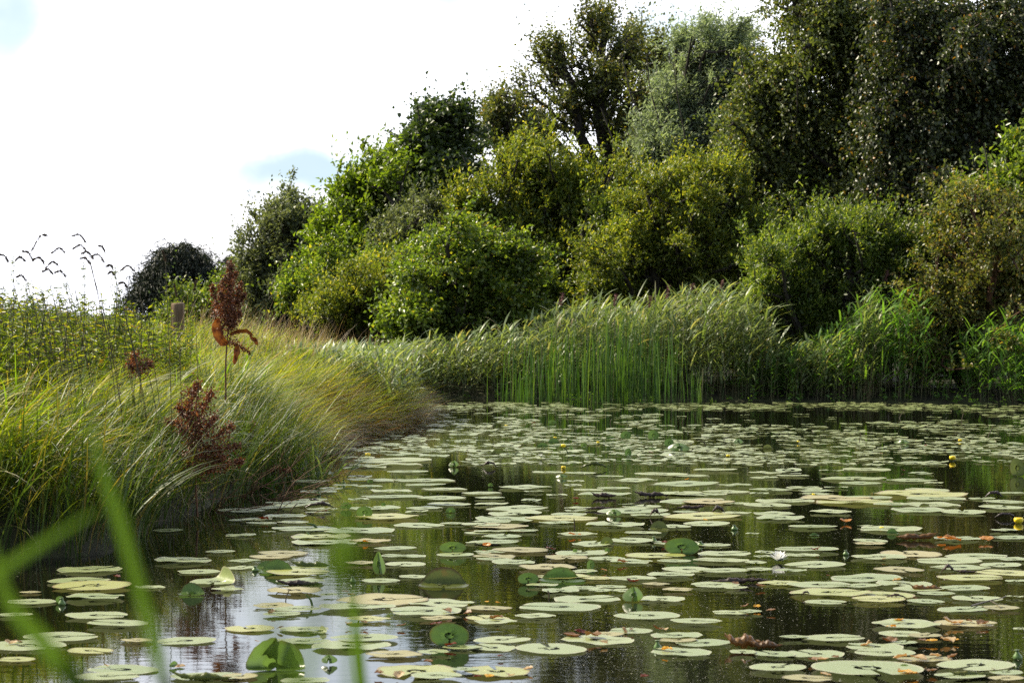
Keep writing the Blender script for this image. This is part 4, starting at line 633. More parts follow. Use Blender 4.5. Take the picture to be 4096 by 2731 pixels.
ST = [(4,2110,1075,380,190,g_,'up','upright round leaf with a glossy highlight beside a rotten leaf'), (4,480,1270,600,190,g_,'humps','large leaf with its back edge raised in two dark humps'), (4,970,1240,105,75,g_,'spike','small pointed leaf tip right of the leaf with two humps'),
 (4,2060,500,480,125,o_,'dome','dark domed leaf folded upright, brown along its rim'), (4,1460,400,85,200,g_,'spike','narrow dark spiked leaf standing alone in open water'), (4,480,375,320,95,g_,'dome','smooth folded leaf just left of the rolled leaf behind the blurred blade'),
 (4,800,335,380,90,o_,'roll','long olive rolled leaf behind the blurred blade'), (4,700,505,440,75,b_,'roll','black rotted roll with a pale curl at its right end'), (4,2140,195,250,95,g_,'up','bright folded leaf cup with dark dots, above the domed leaf'),
 (4,880,940,190,100,'pale green','side','pale pad with its right end curled up, in the sky reflection'), (7,1770,190,300,125,g_,'up','shiny shell shaped leaf with one brown spot'), (7,1345,595,120,120,g_,'spike','yellow green triangular folded leaf with black specks'),
 (7,990,320,70,75,g_,'up','small pod shaped leaf standing in the water'), (7,455,445,185,85,g_,'up','crumpled leaf cup left of a folded pad'), (7,750,410,400,75,g_,'dome','broad leaf with a low folded back edge'), (7,1130,175,45,35,g_,'up','tiny bright leaf tip on a pad edge'), (7,855,170,40,25,g_,'up','tiniest yellow green leaf tip near the far pads'),
 (7,1130,100,120,50,o_,'dome','olive leaf with a raised corner among pads'), (3,1190,1005,150,80,g_,'up','bright green leaf cup speckled black'), (3,1035,935,95,50,g_,'up','small green leaf cup behind the blurred blade'), (3,1355,915,40,30,g_,'up','tiny green leaf tip between pads left of middle'), (3,1930,965,95,38,g_,'dome','low green leaf with mirrored underside, middle of the pond'),
 (3,810,935,270,60,b_,'arch','blackened leaf arched over a pad near the bank'), (3,760,870,90,40,b_,'roll','small brown shred sticking up behind the blackened arch'), (3,1950,575,60,50,g_,'spike','thin pale crescent leaf beside the dark folded leaf'), (3,2260,575,120,50,b_,'arch','dark folded tent shaped leaf in the middle of the pond'),
 (3,1240,715,55,30,g_,'up','small green leaf tip near the bank clump'), (3,2270,745,45,28,g_,'up','round yellowish leaf tip floating past the middle'), (5,1525,345,95,80,g_,'up','tallest round leaf standing alone on the far water'), (5,1290,335,95,60,g_,'up','pale twisted leaf left of the tallest round leaf'), (5,1165,335,110,22,g_,'dome','low green leaf beside the pale twisted leaf'),
 (5,1660,400,85,60,g_,'up','round leaf of the leaning pair on the far water'), (5,1750,440,130,65,g_,'spike','pointed leaf of the leaning pair on the far water'), (5,930,408,55,35,g_,'up','small square looking leaf near the yellow flower'), (5,580,402,100,32,g_,'dome','half sunk leaf left of the flower on a leaning stalk'), (5,672,372,110,35,g_,'dome','low bright leaf left of the flower on a leaning stalk'),
 (5,660,207,70,30,g_,'up','small leaf hump on the far pads'), (5,1310,485,60,60,g_,'up','folded leaf standing right of the yellow flower'), (5,820,435,25,40,g_,'spike','thin leaf tip touching the leaning flower stalk'), (5,1020,592,240,60,o_,'arch','long dark olive leaf lying on edge in mid pond'), (5,200,465,150,35,o_,'dome','olive crumpled leaf on the left far pads'),
 (5,1100,835,220,55,b_,'roll','thin dark curl with yellow underside'), (5,1505,830,300,60,b_,'roll','long black arched roll with raised ends'), (5,1540,1000,90,70,b_,'arch','small dark hunched leaf below the arched roll'), (5,1850,935,250,45,b_,'roll','flat charred roll with a red centre'), (5,2080,975,110,70,b_,'arch','charred leaf tip beside the flat charred roll'), (5,1570,1110,180,55,o_,'dome','olive leaf raising one rounded corner'),
 (5,1190,995,90,50,g_,'spike','green pointed leaf right of the middle pads'), (5,2250,375,60,40,g_,'spike','green triangle leaf tip far right of middle'), (5,740,670,75,28,g_,'spike','low leaf tip pointing left in mid pond'), (5,1055,940,260,35,b_,'roll','thin rusty rolled edge on a pad'),
 (6,1430,1200,360,75,'lit amber brown','roll','long brown boat shaped leaf with its right end raised'), (6,1225,1150,110,32,g_,'dome','small green hump left of the boat shaped leaf'), (6,553,1165,85,16,g_,'dome','bright green half moon leaf on open water'), (6,2300,655,130,135,o_,'up','big olive leaf tilted at the right edge of the pond'), (6,2095,845,160,62,'dark brown','arch','dark red crumpled leaf standing on the right'),
 (6,2190,1015,180,45,b_,'arch','brown dead leaf left of the yellow bud at the edge'), (6,1310,380,90,32,g_,'spike','small green tent leaf on the far right pads'), (6,155,418,90,28,o_,'dome','dark low leaf on the far pads right of middle'), (6,1500,925,130,20,o_,'dome','low dark leaf hump on the right pads'), (6,540,835,130,20,g_,'dome','low green leaf under the small yellow bud'),
 (7,2200,440,380,70,b_,'roll','thick black rolled leaf under the pads'), (7,2300,985,330,150,'lit amber brown','roll','big brown curled leaf with ribbed front'), (8,130,1000,290,95,'lit amber brown','roll','lit amber brown curled edge joined to the big ribbed leaf'), (8,1700,345,110,70,b_,'arch','horned dark leaf standing up on the right pads'), (8,1850,350,200,35,b_,'roll','flat dark roll right of the horned leaf'),
 (8,1510,505,280,75,'lit amber brown','roll','pointed brown roll rising to the right'), (8,1250,575,200,45,b_,'arch','dark leaf with a yellow tip in front of the brown roll'), (8,50,425,300,40,b_,'roll','black leaf roll right below the white water lily'), (8,1880,1240,380,70,o_,'roll','long olive rolled leaf at the lower right'), (8,480,548,80,45,b_,'arch','tiny charred leaf on the large pad'), (8,1330,1170,110,25,g_,'dome','fold on the largest pad at the lower right'),
 (2,1190,1010,280,55,'pale green','side','pale leaf with its far edge curled by the bank'), (2,1060,1080,150,50,g_,'dome','folded leaf in front of the leaf curled by the bank'), (2,1470,940,140,35,g_,'dome','green folded leaf at the edge of the sky reflection'), (2,330,1130,45,35,g_,'up','tiny leaf bud on the near left pads'), (2,980,1480,90,55,g_,'sideL','small folded leaf in the sky reflection near the front'), (2,1120,1560,330,60,o_,'roll','olive rolled leaf cut by the lower frame')]
for k, x, y, w, h, tone, kind, lab in ST:
    X, Y_ = src(k, x, y); s = Rg(k)[2]; stand(X, Y_, w/s, h/s, tone, kind, lab)
# ---- fallen autumn leaves
m_fall = {t: plant_mat(t+' fallen leaf', [(0, G(*a)), (1, G(*b))], .5, .25, (1.3, .9, .5), scale_noise=30) for t, a, b in
    [('orange', (.30, .11, .02), (.44, .21, .04)), ('brown', (.10, .05, .018), (.22, .12, .045)), ('dark red', (.08, .018, .008), (.14, .03, .012)), ('golden', (.50, .25, .02), (.6, .36, .04)), ('tan', (.34, .23, .11), (.46, .34, .18))]}
def crumple(R):
    n = 8; u = np.linspace(-1, 1, n); U, V_ = np.meshgrid(u, u, indexing='ij'); prof_ = np.sqrt(np.clip(1-U**2, 0, 1))*(1-.25*U)+.04; x = U; y = V_*prof_*.75*(1+.15*np.sin(U*14))
    z = .38*np.abs(y)*R.uniform(.2, 1.5)+.35*R.uniform(-.3, 1)*x**2+.10*np.sin(x*5+R.uniform(0, 6))*np.cos(y*6)+.06*R.normal(size=x.shape); z -= z.min()
    P_ = np.stack([x, y, z], -1).reshape(-1, 3); I = np.arange(n*n).reshape(n, n); q = np.stack([I[:-1, :-1], I[1:, :-1], I[1:, 1:], I[:-1, 1:]], -1).reshape(-1, 4); return P_, q
FL = [(4,1125,580,90,'dark red'),(4,1190,610,100,'orange'),(4,440,775,90,'dark red'),(4,520,920,90,'dark red'),(4,1305,870,95,'orange'),(4,1160,885,80,'tan'),(4,1660,900,110,'orange'),(4,1985,890,140,'dark red'),(4,430,1045,100,'orange'),(4,300,1052,60,'orange'),(4,1310,980,90,'dark red'),(4,2090,770,130,'orange'),(4,2130,1085,160,'dark red'),(4,1450,1355,110,'orange'),(4,1915,1240,110,'orange'),(4,1640,1375,160,'tan'),(4,2290,780,110,'orange'),
 (7,650,160,110,'dark red'),(7,105,132,90,'orange'),(7,1260,270,110,'orange'),(7,1350,440,130,'dark red'),(7,2225,455,80,'orange'),(7,100,615,50,'golden'),(7,195,618,55,'golden'),(7,180,755,150,'orange'),(7,905,885,140,'dark red'),(7,830,905,200,'orange'),(7,1000,915,200,'orange'),(7,1100,965,90,'tan'),(7,1640,1030,120,'golden'),(7,1100,338,70,'orange'),(7,215,1080,70,'dark red'),(7,120,1262,120,'golden'),(7,1450,1262,90,'dark red'),(7,2310,650,80,'orange'),(7,1560,845,110,'orange'),(7,1630,855,80,'tan'),(7,1340,855,50,'dark red'),(7,1775,165,55,'orange'),(7,1620,105,80,'dark red'),(7,20,1262,90,'dark red'),(7,300,1250,110,'tan'),(7,460,1190,110,'tan'),
 (8,90,480,120,'orange'),(8,600,148,60,'tan'),(8,560,165,90,'dark red'),(8,1640,68,100,'orange'),(8,1730,82,200,'orange'),(8,2030,78,180,'orange'),(8,1190,955,180,'orange'),(8,1480,950,100,'orange'),(8,1560,955,120,'golden'),(8,1690,950,180,'tan'),(8,1770,945,60,'golden'),(8,620,1115,150,'tan'),(8,540,1120,110,'orange'),(8,730,1095,80,'orange'),(8,1290,1100,150,'tan'),(8,1590,1085,120,'tan'),(8,1740,1090,110,'orange'),(8,1450,1110,200,'tan'),(8,1280,775,110,'golden'),(8,1210,835,110,'golden'),(8,1740,800,200,'tan'),(8,1880,785,70,'orange'),(8,2000,805,150,'orange'),(8,1350,1235,240,'golden'),(8,1560,1215,140,'orange'),(8,60,660,80,'golden'),(8,180,690,100,'orange'),(8,670,390,40,'orange'),(8,1260,432,90,'tan'),(8,1150,242,40,'tan'),(8,650,1250,120,'tan'),(8,2090,1200,50,'orange'),(8,1000,985,130,'tan'),
 (6,1312,615,50,'dark red'),(6,1130,470,36,'orange'),(6,1425,347,20,'dark red'),(6,1510,400,40,'dark red'),(6,820,1058,120,'orange'),(5,1240,1070,28,'dark red'),(5,1810,690,50,'golden'),(5,860,858,70,'dark red'),(5,830,1168,80,'orange'),(5,890,1168,40,'orange'),(5,100,1258,90,'orange'),(5,1970,1042,50,'golden'),(5,500,205,45,'dark red'),(5,1500,460,60,'dark red'),(3,850,965,60,'dark red'),(3,1200,1230,60,'golden'),(3,330,1035,110,'dark red'),
 (2,100,1355,60,'orange'),(2,60,1365,80,'tan'),(2,1490,1358,50,'orange'),(2,650,995,50,'dark red'),(2,590,1490,40,'tan'),(2,1000,1500,70,'tan'),(2,1500,1195,40,'orange')]
Rf = np.random.default_rng(8); CV = [crumple(Rf) for _ in range(9)]; fi = []; fm = {}
for k, x, y, w, t in FL:
    if t == 'orange' and (x*7+y) % 5 < 2: t = 'brown'
    X, Y_ = src(k, x, y); c = Wt(X, Y_); r = .85*w/Rg(k)[2]*c[1]/F/2; vi = int(Rf.integers(9))
    if (vi, t) not in fm: o = mesh('fallen_leaf', *CV[vi], m_fall[t], None, False); fm[(vi, t)] = o
    else: o = fm[(vi, t)].copy(); C.objects.link(o)
    o.location = (c[0], c[1], .014+.004*Rf.random()); o.scale = (r, r, r*.9); o.rotation_euler = (Rf.normal(0, .15), Rf.normal(0, .15), Rf.choice([0, pi])+Rf.normal(0, .6)); tag(o, None, 'fallen leaf', 'fallen autumn leaves on the pads'); fi.append((o, t, X, Y_))
relate(fi, 'fallen leaf')
# ---- flowers, pods and stalks
def simple(name, col, rough=.5, spec=.4, sss=0):
    m = bpy.data.materials.new(name); m.use_nodes = True; p = m.node_tree.nodes['Principled BSDF']; p.inputs['Base Color'].default_value = (*col, 1); p.inputs['Roughness'].default_value = rough; p.inputs['Specular IOR Level'].default_value = spec; return m
m_yel = noise_mat('yellow petal', (.80, .56, .01), (.90, .72, .03), 30, .45, 0); m_white = noise_mat('white petal', (.72, .72, .66), (.85, .85, .82), 20, .5, 0, trans=.35); m_pod = noise_mat('green seed pod skin', (.07, .13, .03), (.16, .24, .07), 30, .35, .1, .002); m_stalk = noise_mat('brown water stalk', (.04, .03, .012), (.10, .07, .03), 20, .5, .2, .002); m_gstalk = noise_mat('green water stalk', (.04, .07, .015), (.09, .13, .03), 20, .4, .1, .002)
def lathe(prof_, k=12):
    p = np.array(prof_, float); n = len(p); a = np.arange(k)*2*pi/k; V = np.stack([p[:, 0:1]*np.cos(a), p[:, 0:1]*np.sin(a), np.repeat(p[:, 1:2], k, 1)], -1).reshape(-1, 3); q = np.array([[i*k+j, i*k+(j+1) % k, (i+1)*k+(j+1) % k, (i+1)*k+j] for i in range(n-1) for j in range(k)]); return V, q
def petal(L, w, th, az, curl, cup=.25, nu=7, nv=4):
    u = np.linspace(0, 1, nu); v = np.linspace(-1, 1, nv); out = np.zeros((nu, nv, 3)); x = z = 0.; c = []
    for i in range(nu):
        a = th+curl*u[i]
        if i: x += cos(a)*L/(nu-1); z += sin(a)*L/(nu-1)
        ww = w/2*(sin(pi*min(1, (u[i]*.86+.12)))**.8)
        for j in range(nv): out[i, j] = (x-sin(a)*cup*ww*v[j]**2, v[j]*ww, z+cos(a)*cup*ww*v[j]**2)
    R_ = np.array([[cos(az), -sin(az), 0], [sin(az), cos(az), 0], [0, 0, 1]]); I = np.arange(nu*nv).reshape(nu, nv); q = np.stack([I[:-1, :-1], I[1:, :-1], I[1:, 1:], I[:-1, 1:]], -1).reshape(-1, 4); return out.reshape(-1, 3)@R_.T, q
def white_lily(x, y, w, open_, label):
    c = Wt(x, y)+[0, 0, .012]; r = w*c[1]/F/2; root = empty('white_water_lily', c); tag(root, label, 'flower', 'white water lilies')
    for ring, (n, th, L) in enumerate([(8, .30, 1.05), (8, .72, 1.0), (7, 1.1, .85)]):
        g = Geo()
        for i in range(n): g.add(*petal(r*L, r*.34, max(th, 1.15*(1-open_)) if open_ < 1 else th, i*2*pi/n+ring*.4, .35))
        V = np.concatenate(g.V)
        for i in range(n): pass
        g.build('petals', m_white, root, True).location = (0, 0, 0)
    g = Geo()
    for i in range(26): a = i*2.4; g.add(*petal(r*.32, r*.05, 1.0+.4*sin(i), a, .5, nu=4, nv=2))
    g.build('stamens', m_yel, root, True)
    g = Geo()
    for i in range(4): g.add(*petal(r*.98, r*.36, .12, i*pi/2+.3, .3))
    g.build('sepals', m_pod, root, True).location = (0, 0, -.004)
white_lily(*src(8,245,252), 200/2.146, 1., 'open white water lily with pointed petals mirrored in the water'); white_lily(*src(5,560,503), 70/2.138, .25, 'half open white lily on the far pads left of middle')
def yellow(x, y, w, stalk, label):
    """w: diameter in photo; stalk: offset (dx, dy) in photo from flower to where it leaves the water"""
    sx, sy = x+stalk[0], y+stalk[1]; b = Wt(sx, sy); t = P(x, y, b[1]); r = w*b[1]/F/2; root = empty('yellow_pond_lily', b); tag(root, label, 'flower', 'yellow pond lilies')
    mesh('stalk', *polytube(bez([b-[0, 0, .08], b+(t-b)*.5+[.006, 0, 0], t-[0, 0, r*.6]], 7), .006, 6), m_gstalk, root, True, loc=b)
    V, q = lathe([(0, -.75*r), (.55*r, -.7*r), (.95*r, -.2*r), (1.0*r, .25*r), (.85*r, .55*r), (.6*r, .5*r)], 12); a = np.arctan2(V[:, 1], V[:, 0]); V[:, :2] *= (1+.09*np.cos(5*a))[:, None]; mesh('petals', V+t, q, m_yel, root, True, loc=b)
    V, q = lathe([(.6*r, .2*r), (.45*r, .48*r), (.2*r, .42*r), (0, .40*r)], 10); mesh('stigma', V+t, q, m_fall['golden'], root, True, loc=b)
for k, x, y, w, st, lab in [(5,755,388,42,(55,95),'yellow pond lily on a long leaning stalk'), (5,757,575,40,(2,16),'yellow flower sitting low beside the long olive leaf'), (5,1052,360,26,(2,16),'small yellow flower right of the leaning stalk'), (5,685,320,26,(5,18),'small yellow flower behind the low bright leaf'), (5,265,218,24,(0,10),'tiny yellow flower on the far left pads'),
    (3,1220,465,46,(4,24),'yellow flower near the bank beside the grass clump'), (6,1738,494,54,(4,30),'round yellow flower standing alone on the right side'), (6,2305,1030,80,(0,28),'big greenish yellow bud at the right edge'), (6,545,808,28,(-8,24),'small yellow bud behind the low green leaf'), (5,2165,475,34,(0,14),'greenish yellow bud right of the leaning leaf pair'), (6,1805,345,34,(0,10),'faint yellow bud on the far right pads'), (6,1130,1096,40,(0,10),'yellow bud lying on the pad left of the boat shaped leaf'), (6,415,355,24,(0,16),'tiny yellow bud on the far pads past the middle')]:
    X, Y_ = src(k, x, y); s = Rg(k)[2]; yellow(X, Y_, w/s, (st[0]/s, st[1]/s), lab)
def pod(x, y, w, h, label, tilt=.1):
    c = Wt(x, y); u = c[1]/F; r = w*u/2; H = h*u; root = empty('seed_pod', c); tag(root, label, 'seed pod', 'green flask shaped seed pods')
    sh = lambda V: np.stack([V[:, 0]+V[:, 2]*tilt*-1, V[:, 1], V[:, 2]], 1)
    V, q = lathe([(.2*r, -.1*H), (.8*r, 0), (r, .22*H), (.85*r, .42*H), (.42*r, .66*H), (.32*r, .85*H)], 12); mesh('flask', sh(V)+c, q, m_pod, root, True, loc=c)
    V, q = lathe([(.32*r, .84*H), (.52*r, .93*H), (.5*r, H), (.2*r, .97*H), (0, .96*H)], 12); mesh('cap', sh(V)+c, q, m_gstalk, root, True, loc=c)
for k, x, y, w, h, lab in [(7,1565,1000,75,85,'dark green flask shaped pod left of the golden fallen leaf'), (8,2300,1085,85,85,'pale flask shaped pod at the lower right edge'), (8,825,190,55,45,'green pod lying right of the white water lily'), (7,1532,78,50,50,'dark pod left of the shiny shell shaped leaf'), (3,1015,720,40,42,'green pod at the bank end of the near pads'), (4,1205,465,60,55,'dark pod behind the blurred blade tip'), (2,345,1135,45,40,'dark pod on the near left pads'), (4,285,360,70,50,'dark pod beside the smooth folded leaf'), (5,2220,1110,60,45,'pale pod right of the pointed pads in mid pond'), (3,803,812,40,38,'dark pod between pads close to the bank'), (3,710,1165,40,40,'small pod in front of the green shoot by the bank'), (7,1930,110,70,40,'squat pod right of the shiny shell shaped leaf')]:
    X, Y_ = src(k, x, y); s = Rg(k)[2]; pod(X, Y_, w/s, h/s, lab)
def stick(pts, k, r, mat, name, label):
    q0 = [src(k, *p) for p in pts]; b = Wt(*q0[0]); w = [P(*p, b[1]) for p in q0]; w[0] = w[0]-[0, 0, .05]; o = mesh(name, *polytube(bez(w, 9), np.linspace(r, r*.6, 9), 6), mat, None, True, loc=b); tag(o, label, 'stalk', 'bare stalks sticking out of the water')
for a in [([(553,640),(580,590),(600,545),(612,528),(626,545)],4,.0035,m_stalk,'water_stalk','brown stalk ending in a hook, in the sky reflection'), ([(835,690),(810,640),(770,590),(768,575)],4,.007,m_gstalk,'water_stalk','green stalk leaning left with a pointed tip'), ([(1295,795),(1260,760),(1212,722)],4,.005,m_stalk,'water_stalk','dark stalk leaning left beside the blurred blade'), ([(852,1120),(850,1060),(846,1012)],5,.006,m_stalk,'water_stalk','straight thick dark stick in the middle of the pond'),
    ([(2103,1000),(2098,960),(2093,930)],3,.005,m_stalk,'water_stalk','short upright stick left of the straight thick one'), ([(628,560),(632,520),(620,490)],7,.005,m_stalk,'water_stalk','crooked dark stub beside a floating pad'), ([(930,375),(945,320),(952,270)],6,.005,m_stalk,'water_stalk','dark slanting stick on the far right water'), ([(2030,318),(2065,265),(2085,220)],6,.006,m_stalk,'water_stalk','long slanting stick nearest the right edge'), ([(1810,190),(1822,150),(1832,115)],6,.006,m_stalk,'water_stalk','slanting stick near the right shore'), ([(1270,155),(1300,120),(1320,90)],6,.005,m_stalk,'water_stalk','thin slanting stick below the far birch sapling'),
    ([(618,180),(616,140),(612,110)],5,.005,m_stalk,'water_stalk','upright thin stick on the far left pads'), ([(780,145),(790,120),(802,98)],5,.004,m_stalk,'water_stalk','small bent stick on the far pads left'), ([(1148,198),(1160,180),(1172,160)],5,.005,m_stalk,'water_stalk','pale bent stick in front of the cattails'), ([(1717,180),(1716,140),(1712,100)],5,.005,m_gstalk,'water_stalk','green stick with a small bud on the far water'), ([(1770,195),(1775,170),(1780,155)],5,.006,m_stalk,'water_stalk','short rusty stick on the far water'), ([(1980,385),(1960,360),(1920,345),(1890,350)],5,.005,m_stalk,'water_stalk','curved stalk bowing to the left on the far pads'),
    ([(530,975),(570,935),(620,882)],3,.006,m_stalk,'water_stalk','pale twig leaning right near the bank'), ([(815,1108),(770,1075),(705,1058)],3,.012,m_gstalk,'water_stalk','thick green shoot leaning left near the bank'), ([(1057,825),(1060,800),(1063,785)],6,.004,m_gstalk,'water_stalk','tiny green shoot on the right pads'), ([(1300,860),(1285,830),(1262,812)],7,.010,m_fall['tan'],'water_stalk','thick pale cut stalk lying across a pad'), ([(985,975),(1010,945),(1028,918)],8,.006,m_fall['tan'],'water_stalk','pale bent stalk left of the orange leaf pile')]: stick(*a)
# forked twig lying over the right pads
w = [Wt(*src(8, *p), .02) for p in [(1900,625),(2000,595),(2080,575),(2150,560),(2200,540)]]; g = Geo(); g.add(*polytube(bez(w, 10), np.linspace(.005, .002, 10), 6)); w2 = [Wt(*src(8, *p), .02) for p in [(2060,580),(2100,600),(2150,635)]]; g.add(*polytube(bez(w2, 6), np.linspace(.003, .0015, 6), 6)); tag(g.build('forked_twig', m_stalk, None, True), 'thin forked twig lying across the lower right pads', 'twig')

# ------------------------------------------------------------------ single plants on the bank
m_dock = plant_mat('rust brown dock seed', [(0, G(.07, .024, .012)), (.6, G(.16, .055, .022)), (1, G(.28, .13, .05))], .6, .3, (1.3, 1, .6)); m_dockleaf = noise_mat('withered dock leaf', (.10, .022, .008), (.40, .13, .018), 22, .5, .3, .004, trans=.3); m_dockstem = noise_mat('dock stem', (.08, .04, .02), (.16, .08, .035), 30, .7, .2, .002)
def dock(base, pts, spikes, label, seed, lf=()):
    """pts: stem line, spikes: list of (start, end, spread) in photo pixels at the stem's distance"""
    R = np.random.default_rng(seed); Y = base[1]; root = empty('dock_plant', base); tag(root, label, 'dock plant', 'rust brown dock plants')
    st = np.array([base]+[P(*p, Y) for p in pts]); mesh('stem', *polytube(bez(st, 12), np.linspace(.009, .003, 12), 6), m_dockstem, root, True, loc=base)
    for (a, b, sp, n) in spikes:
        A = P(*a, Y+R.normal(0, .03)); B = P(*b, Y+R.normal(0, .12)); g = Geo(); mid = (A+B)/2+[R.normal(0, .02), 0, .02]; c = bez([A, mid, B], 9); t = R.random(n)**.9; idx_ = t*8; i0 = np.minimum(idx_.astype(int), 7); p = c[i0]+(c[i0+1]-c[i0])*(idx_-i0)[:, None]
        whorl = .5+.5*np.sin(t*38+R.uniform(0, 6)); p = p+R.normal(size=(n, 3))*sp*Y/F*(1.1-t*.75)[:, None]*(.45+.55*whorl)[:, None]*.5
        V, f = leaves(p, R.normal(size=(n, 3))+[0, 0, -.4], R.normal(size=(n, 3)), .021*(.6+.7*R.random(n)), .016); g.add(V, f); s = g.build('seed_sprays', m_dock, root, loc=base)
        mesh('stalk', *polytube(c, .0022, 4), m_dockstem, s, True, loc=base)
    for (line, wd) in lf:
        c = bez([P(*p, Y-.05) for p in line], 9); w_ = wd*Y/F*np.sin(np.linspace(.12, pi-.1, 9))**.7; tn = unit(np.gradient(c, axis=0)); sd_ = unit(np.cross(tn, [0, 1., .3])); cr_ = .35
        V = np.stack([c-sd_*w_[:, None]/2, c+np.array([0, .012, 0]), c+sd_*w_[:, None]/2], 1)+R.normal(size=(9, 3, 3))*.004; I = np.arange(27).reshape(9, 3); q = np.stack([I[:-1, :-1], I[1:, :-1], I[1:, 1:], I[:-1, 1:]], -1).reshape(-1, 4); mesh('leaf', V.reshape(-1, 3), q, m_dockleaf, root, True, loc=base)
Z = lambda x, y: (x/1.96, 900+y/1.96)       # readings from the upper left enlargement
b0 = np.array([*P(*Z(1770,1080), 15.5*K)[:2], .8])
dock(b0, [Z(1770,1080), Z(1785,850), Z(1800,600), Z(1805,320)], [(Z(1795,760), Z(1805,300), 44, 900), (Z(1795,640), Z(1770,400), 34, 300), (Z(1800,620), Z(1850,370), 34, 300), (Z(1780,780), Z(1665,480), 34, 420), (Z(1770,820), Z(1690,600), 30, 260), (Z(1800,760), Z(1890,450), 34, 420), (Z(1800,800), Z(1925,540), 36, 450), (Z(1790,860), Z(1880,680), 40, 330), (Z(1780,700), Z(1730,520), 34, 300), (Z(1770,900), Z(1960,1000), 30, 200)],
     'tall rust brown dock with seed spikes and two withered orange leaves', 5, [([Z(1790,930), Z(1730,900), Z(1700,800), Z(1715,735)], 42), ([Z(1800,870), Z(1860,835), Z(1940,835), Z(1985,870)], 20), ([Z(1830,1090), Z(1855,1000), Z(1860,940)], 24), ([Z(1960,860), Z(2000,910), Z(2025,950)], 16)])
W3 = lambda x, y: (x*1000/1280, 1500+y*1000/1280)
b1 = np.array([*P(*W3(1010,560), 13.7*K)[:2], .05])
dock(b1, [W3(1000,480), W3(1000,260), W3(1010,70)], [(W3(1000,260), W3(1010,50), 75, 800), (W3(1000,300), W3(1085,80), 60, 500), (W3(1000,300), W3(910,160), 60, 450), (W3(1000,330), W3(850,230), 45, 260), (W3(1000,360), W3(1100,210), 60, 380), (W3(1010,420), W3(1190,250), 55, 420), (W3(1010,440), W3(1230,360), 60, 420), (W3(1000,400), W3(930,270), 60, 350), (W3(1020,480), W3(1140,420), 60, 400), (W3(1040,500), W3(1240,440), 50, 300), (W3(1000,500), W3(960,400), 50, 220)],
     'sprawling rust brown dock leaning over the water edge', 6)
b2 = np.array([*P(*Z(1100,1150), 15.0*K)[:2], .8])
dock(b2, [Z(1100,1120), Z(1090,1050)], [(Z(1100,1150), Z(1060,1010), 60, 260), (Z(1100,1150), Z(1180,1080), 50, 220), (Z(1080,1160), Z(1020,1090), 40, 160)], 'small rusty dock low in the grass of the left bank', 9)
b3 = np.array([*P(*D(610, 1130), 16.0*K)[:2], .02])
# dead umbel stems and twigs at the water
def twigs(base, n, spread, h, label, seed):
    R = np.random.default_rng(seed); root = empty('dead_stems', base); tag(root, label, 'dead stems')
    for i in range(n):
        a = R.normal(0, 1.0); p = [base+[R.normal(0, .25), R.normal(0, .2), -.05]]; d = unit(np.array([a*.8+.4, R.normal(0, .5), R.uniform(.15, .9)]))
        for s in range(4): d = unit(d+R.normal(size=3)*.25); p.append(p[-1]+d*spread*R.uniform(.15, .3)*[1, 1, h])
        mesh('stem', *polytube(bez(p, 9), np.linspace(.004, .0015, 9), 5), m_dockstem, root, True, loc=base)
b4 = np.array([*P(1010, 1950, 16.6*K)[:2], .02])
dock(b4, [(1000, 1850), (980, 1760), (960, 1700)], [((1000, 1850), (900, 1700), 60, 300), ((990, 1800), (1010, 1690), 50, 260), ((1000, 1860), (1100, 1780), 50, 260), ((1010, 1900), (1160, 1880), 40, 240), ((1000, 1880), (880, 1820), 60, 340), ((1000, 1900), (900, 1900), 60, 300), ((1000, 1920), (1060, 1850), 40, 200)],
     'low collapsed dock with brown seeds at the water, below the leaning one', 16)
twigs(np.array([*P(*D(500, 1170), 14.4*K)[:2], .02]), 22, .9, .8, 'brown dead stems in front of the leaning dock', 8)
twigs(np.array([*P(*D(560, 1150), 15.6*K)[:2], .02]), 26, .9, .7, 'tangle of dead reddish stems at the foot of the leaning dock', 3)
twigs(np.array([*P(*D(630, 1125), 16.4*K)[:2], .02]), 16, .7, .8, 'dead stems reaching over the water beside the bright water plant', 4)
# leafy clumps
def clump(name, cat, xd, yd, Y, n, L, w, th, bd, mat, label, seed, rad=.08, grp=None, az=None):
    R = np.random.default_rng(seed); b = P(xd*X_, yd*X_, Y*K); b[2] = max(0., float(ground_z(b[:1], b[1:2])[0])); root = empty(name, b); tag(root, label, cat, grp); off = R.normal(0, rad, (n, 2)); a = np.arctan2(off[:, 1], off[:, 0])+R.normal(0, .5, n) if az is None else R.normal(az, .8, n)
    V, q = blades(np.stack([b[0]+off[:, 0], b[1]+off[:, 1], np.full(n, b[2]-.04)], 1), a, R.uniform(*L, n), R.uniform(*w, n), R.uniform(*th, n), R.uniform(*bd, n), 7, 1.2, .06, R.normal(0, .4, n)); mesh('blades', V, q, mat, root, loc=b)
clump('reed_grass', 'grass clump', 720, 1075, 17.6, 90, (.25, .62), (.010, .018), (.1, .8), (.5, 1.6), m_reed, 'pale leafy grass clump standing in the water by the bank', 4, .14)
clump('reed_grass', 'grass clump', 690, 1060, 17.9, 40, (.25, .5), (.008, .014), (.0, .5), (.4, 1.2), m_reed2, 'fresh shoots left of the pale leafy grass clump', 5, .08)
clump('water_plantain', 'water plant', 595, 1085, 16.6, 22, (.14, .26), (.03, .045), (.1, .7), (.2, .8), m_tail, 'broad leaved bright water plant among dead stems', 6, .10)
T = lambda *a: clump('sedge_tussock', 'grass tussock', *a, grp='dark sedge tussocks on the left bank')  # dark blade colour stands for shaded hollows in the grass
T(535, 945, 16.6, 420, (.45, .95), (.006, .010), (.0, .35), (.3, 1.3), m_sedge_shaded, 'dark upright sedge tussock in the shade between the docks', 7, .20)
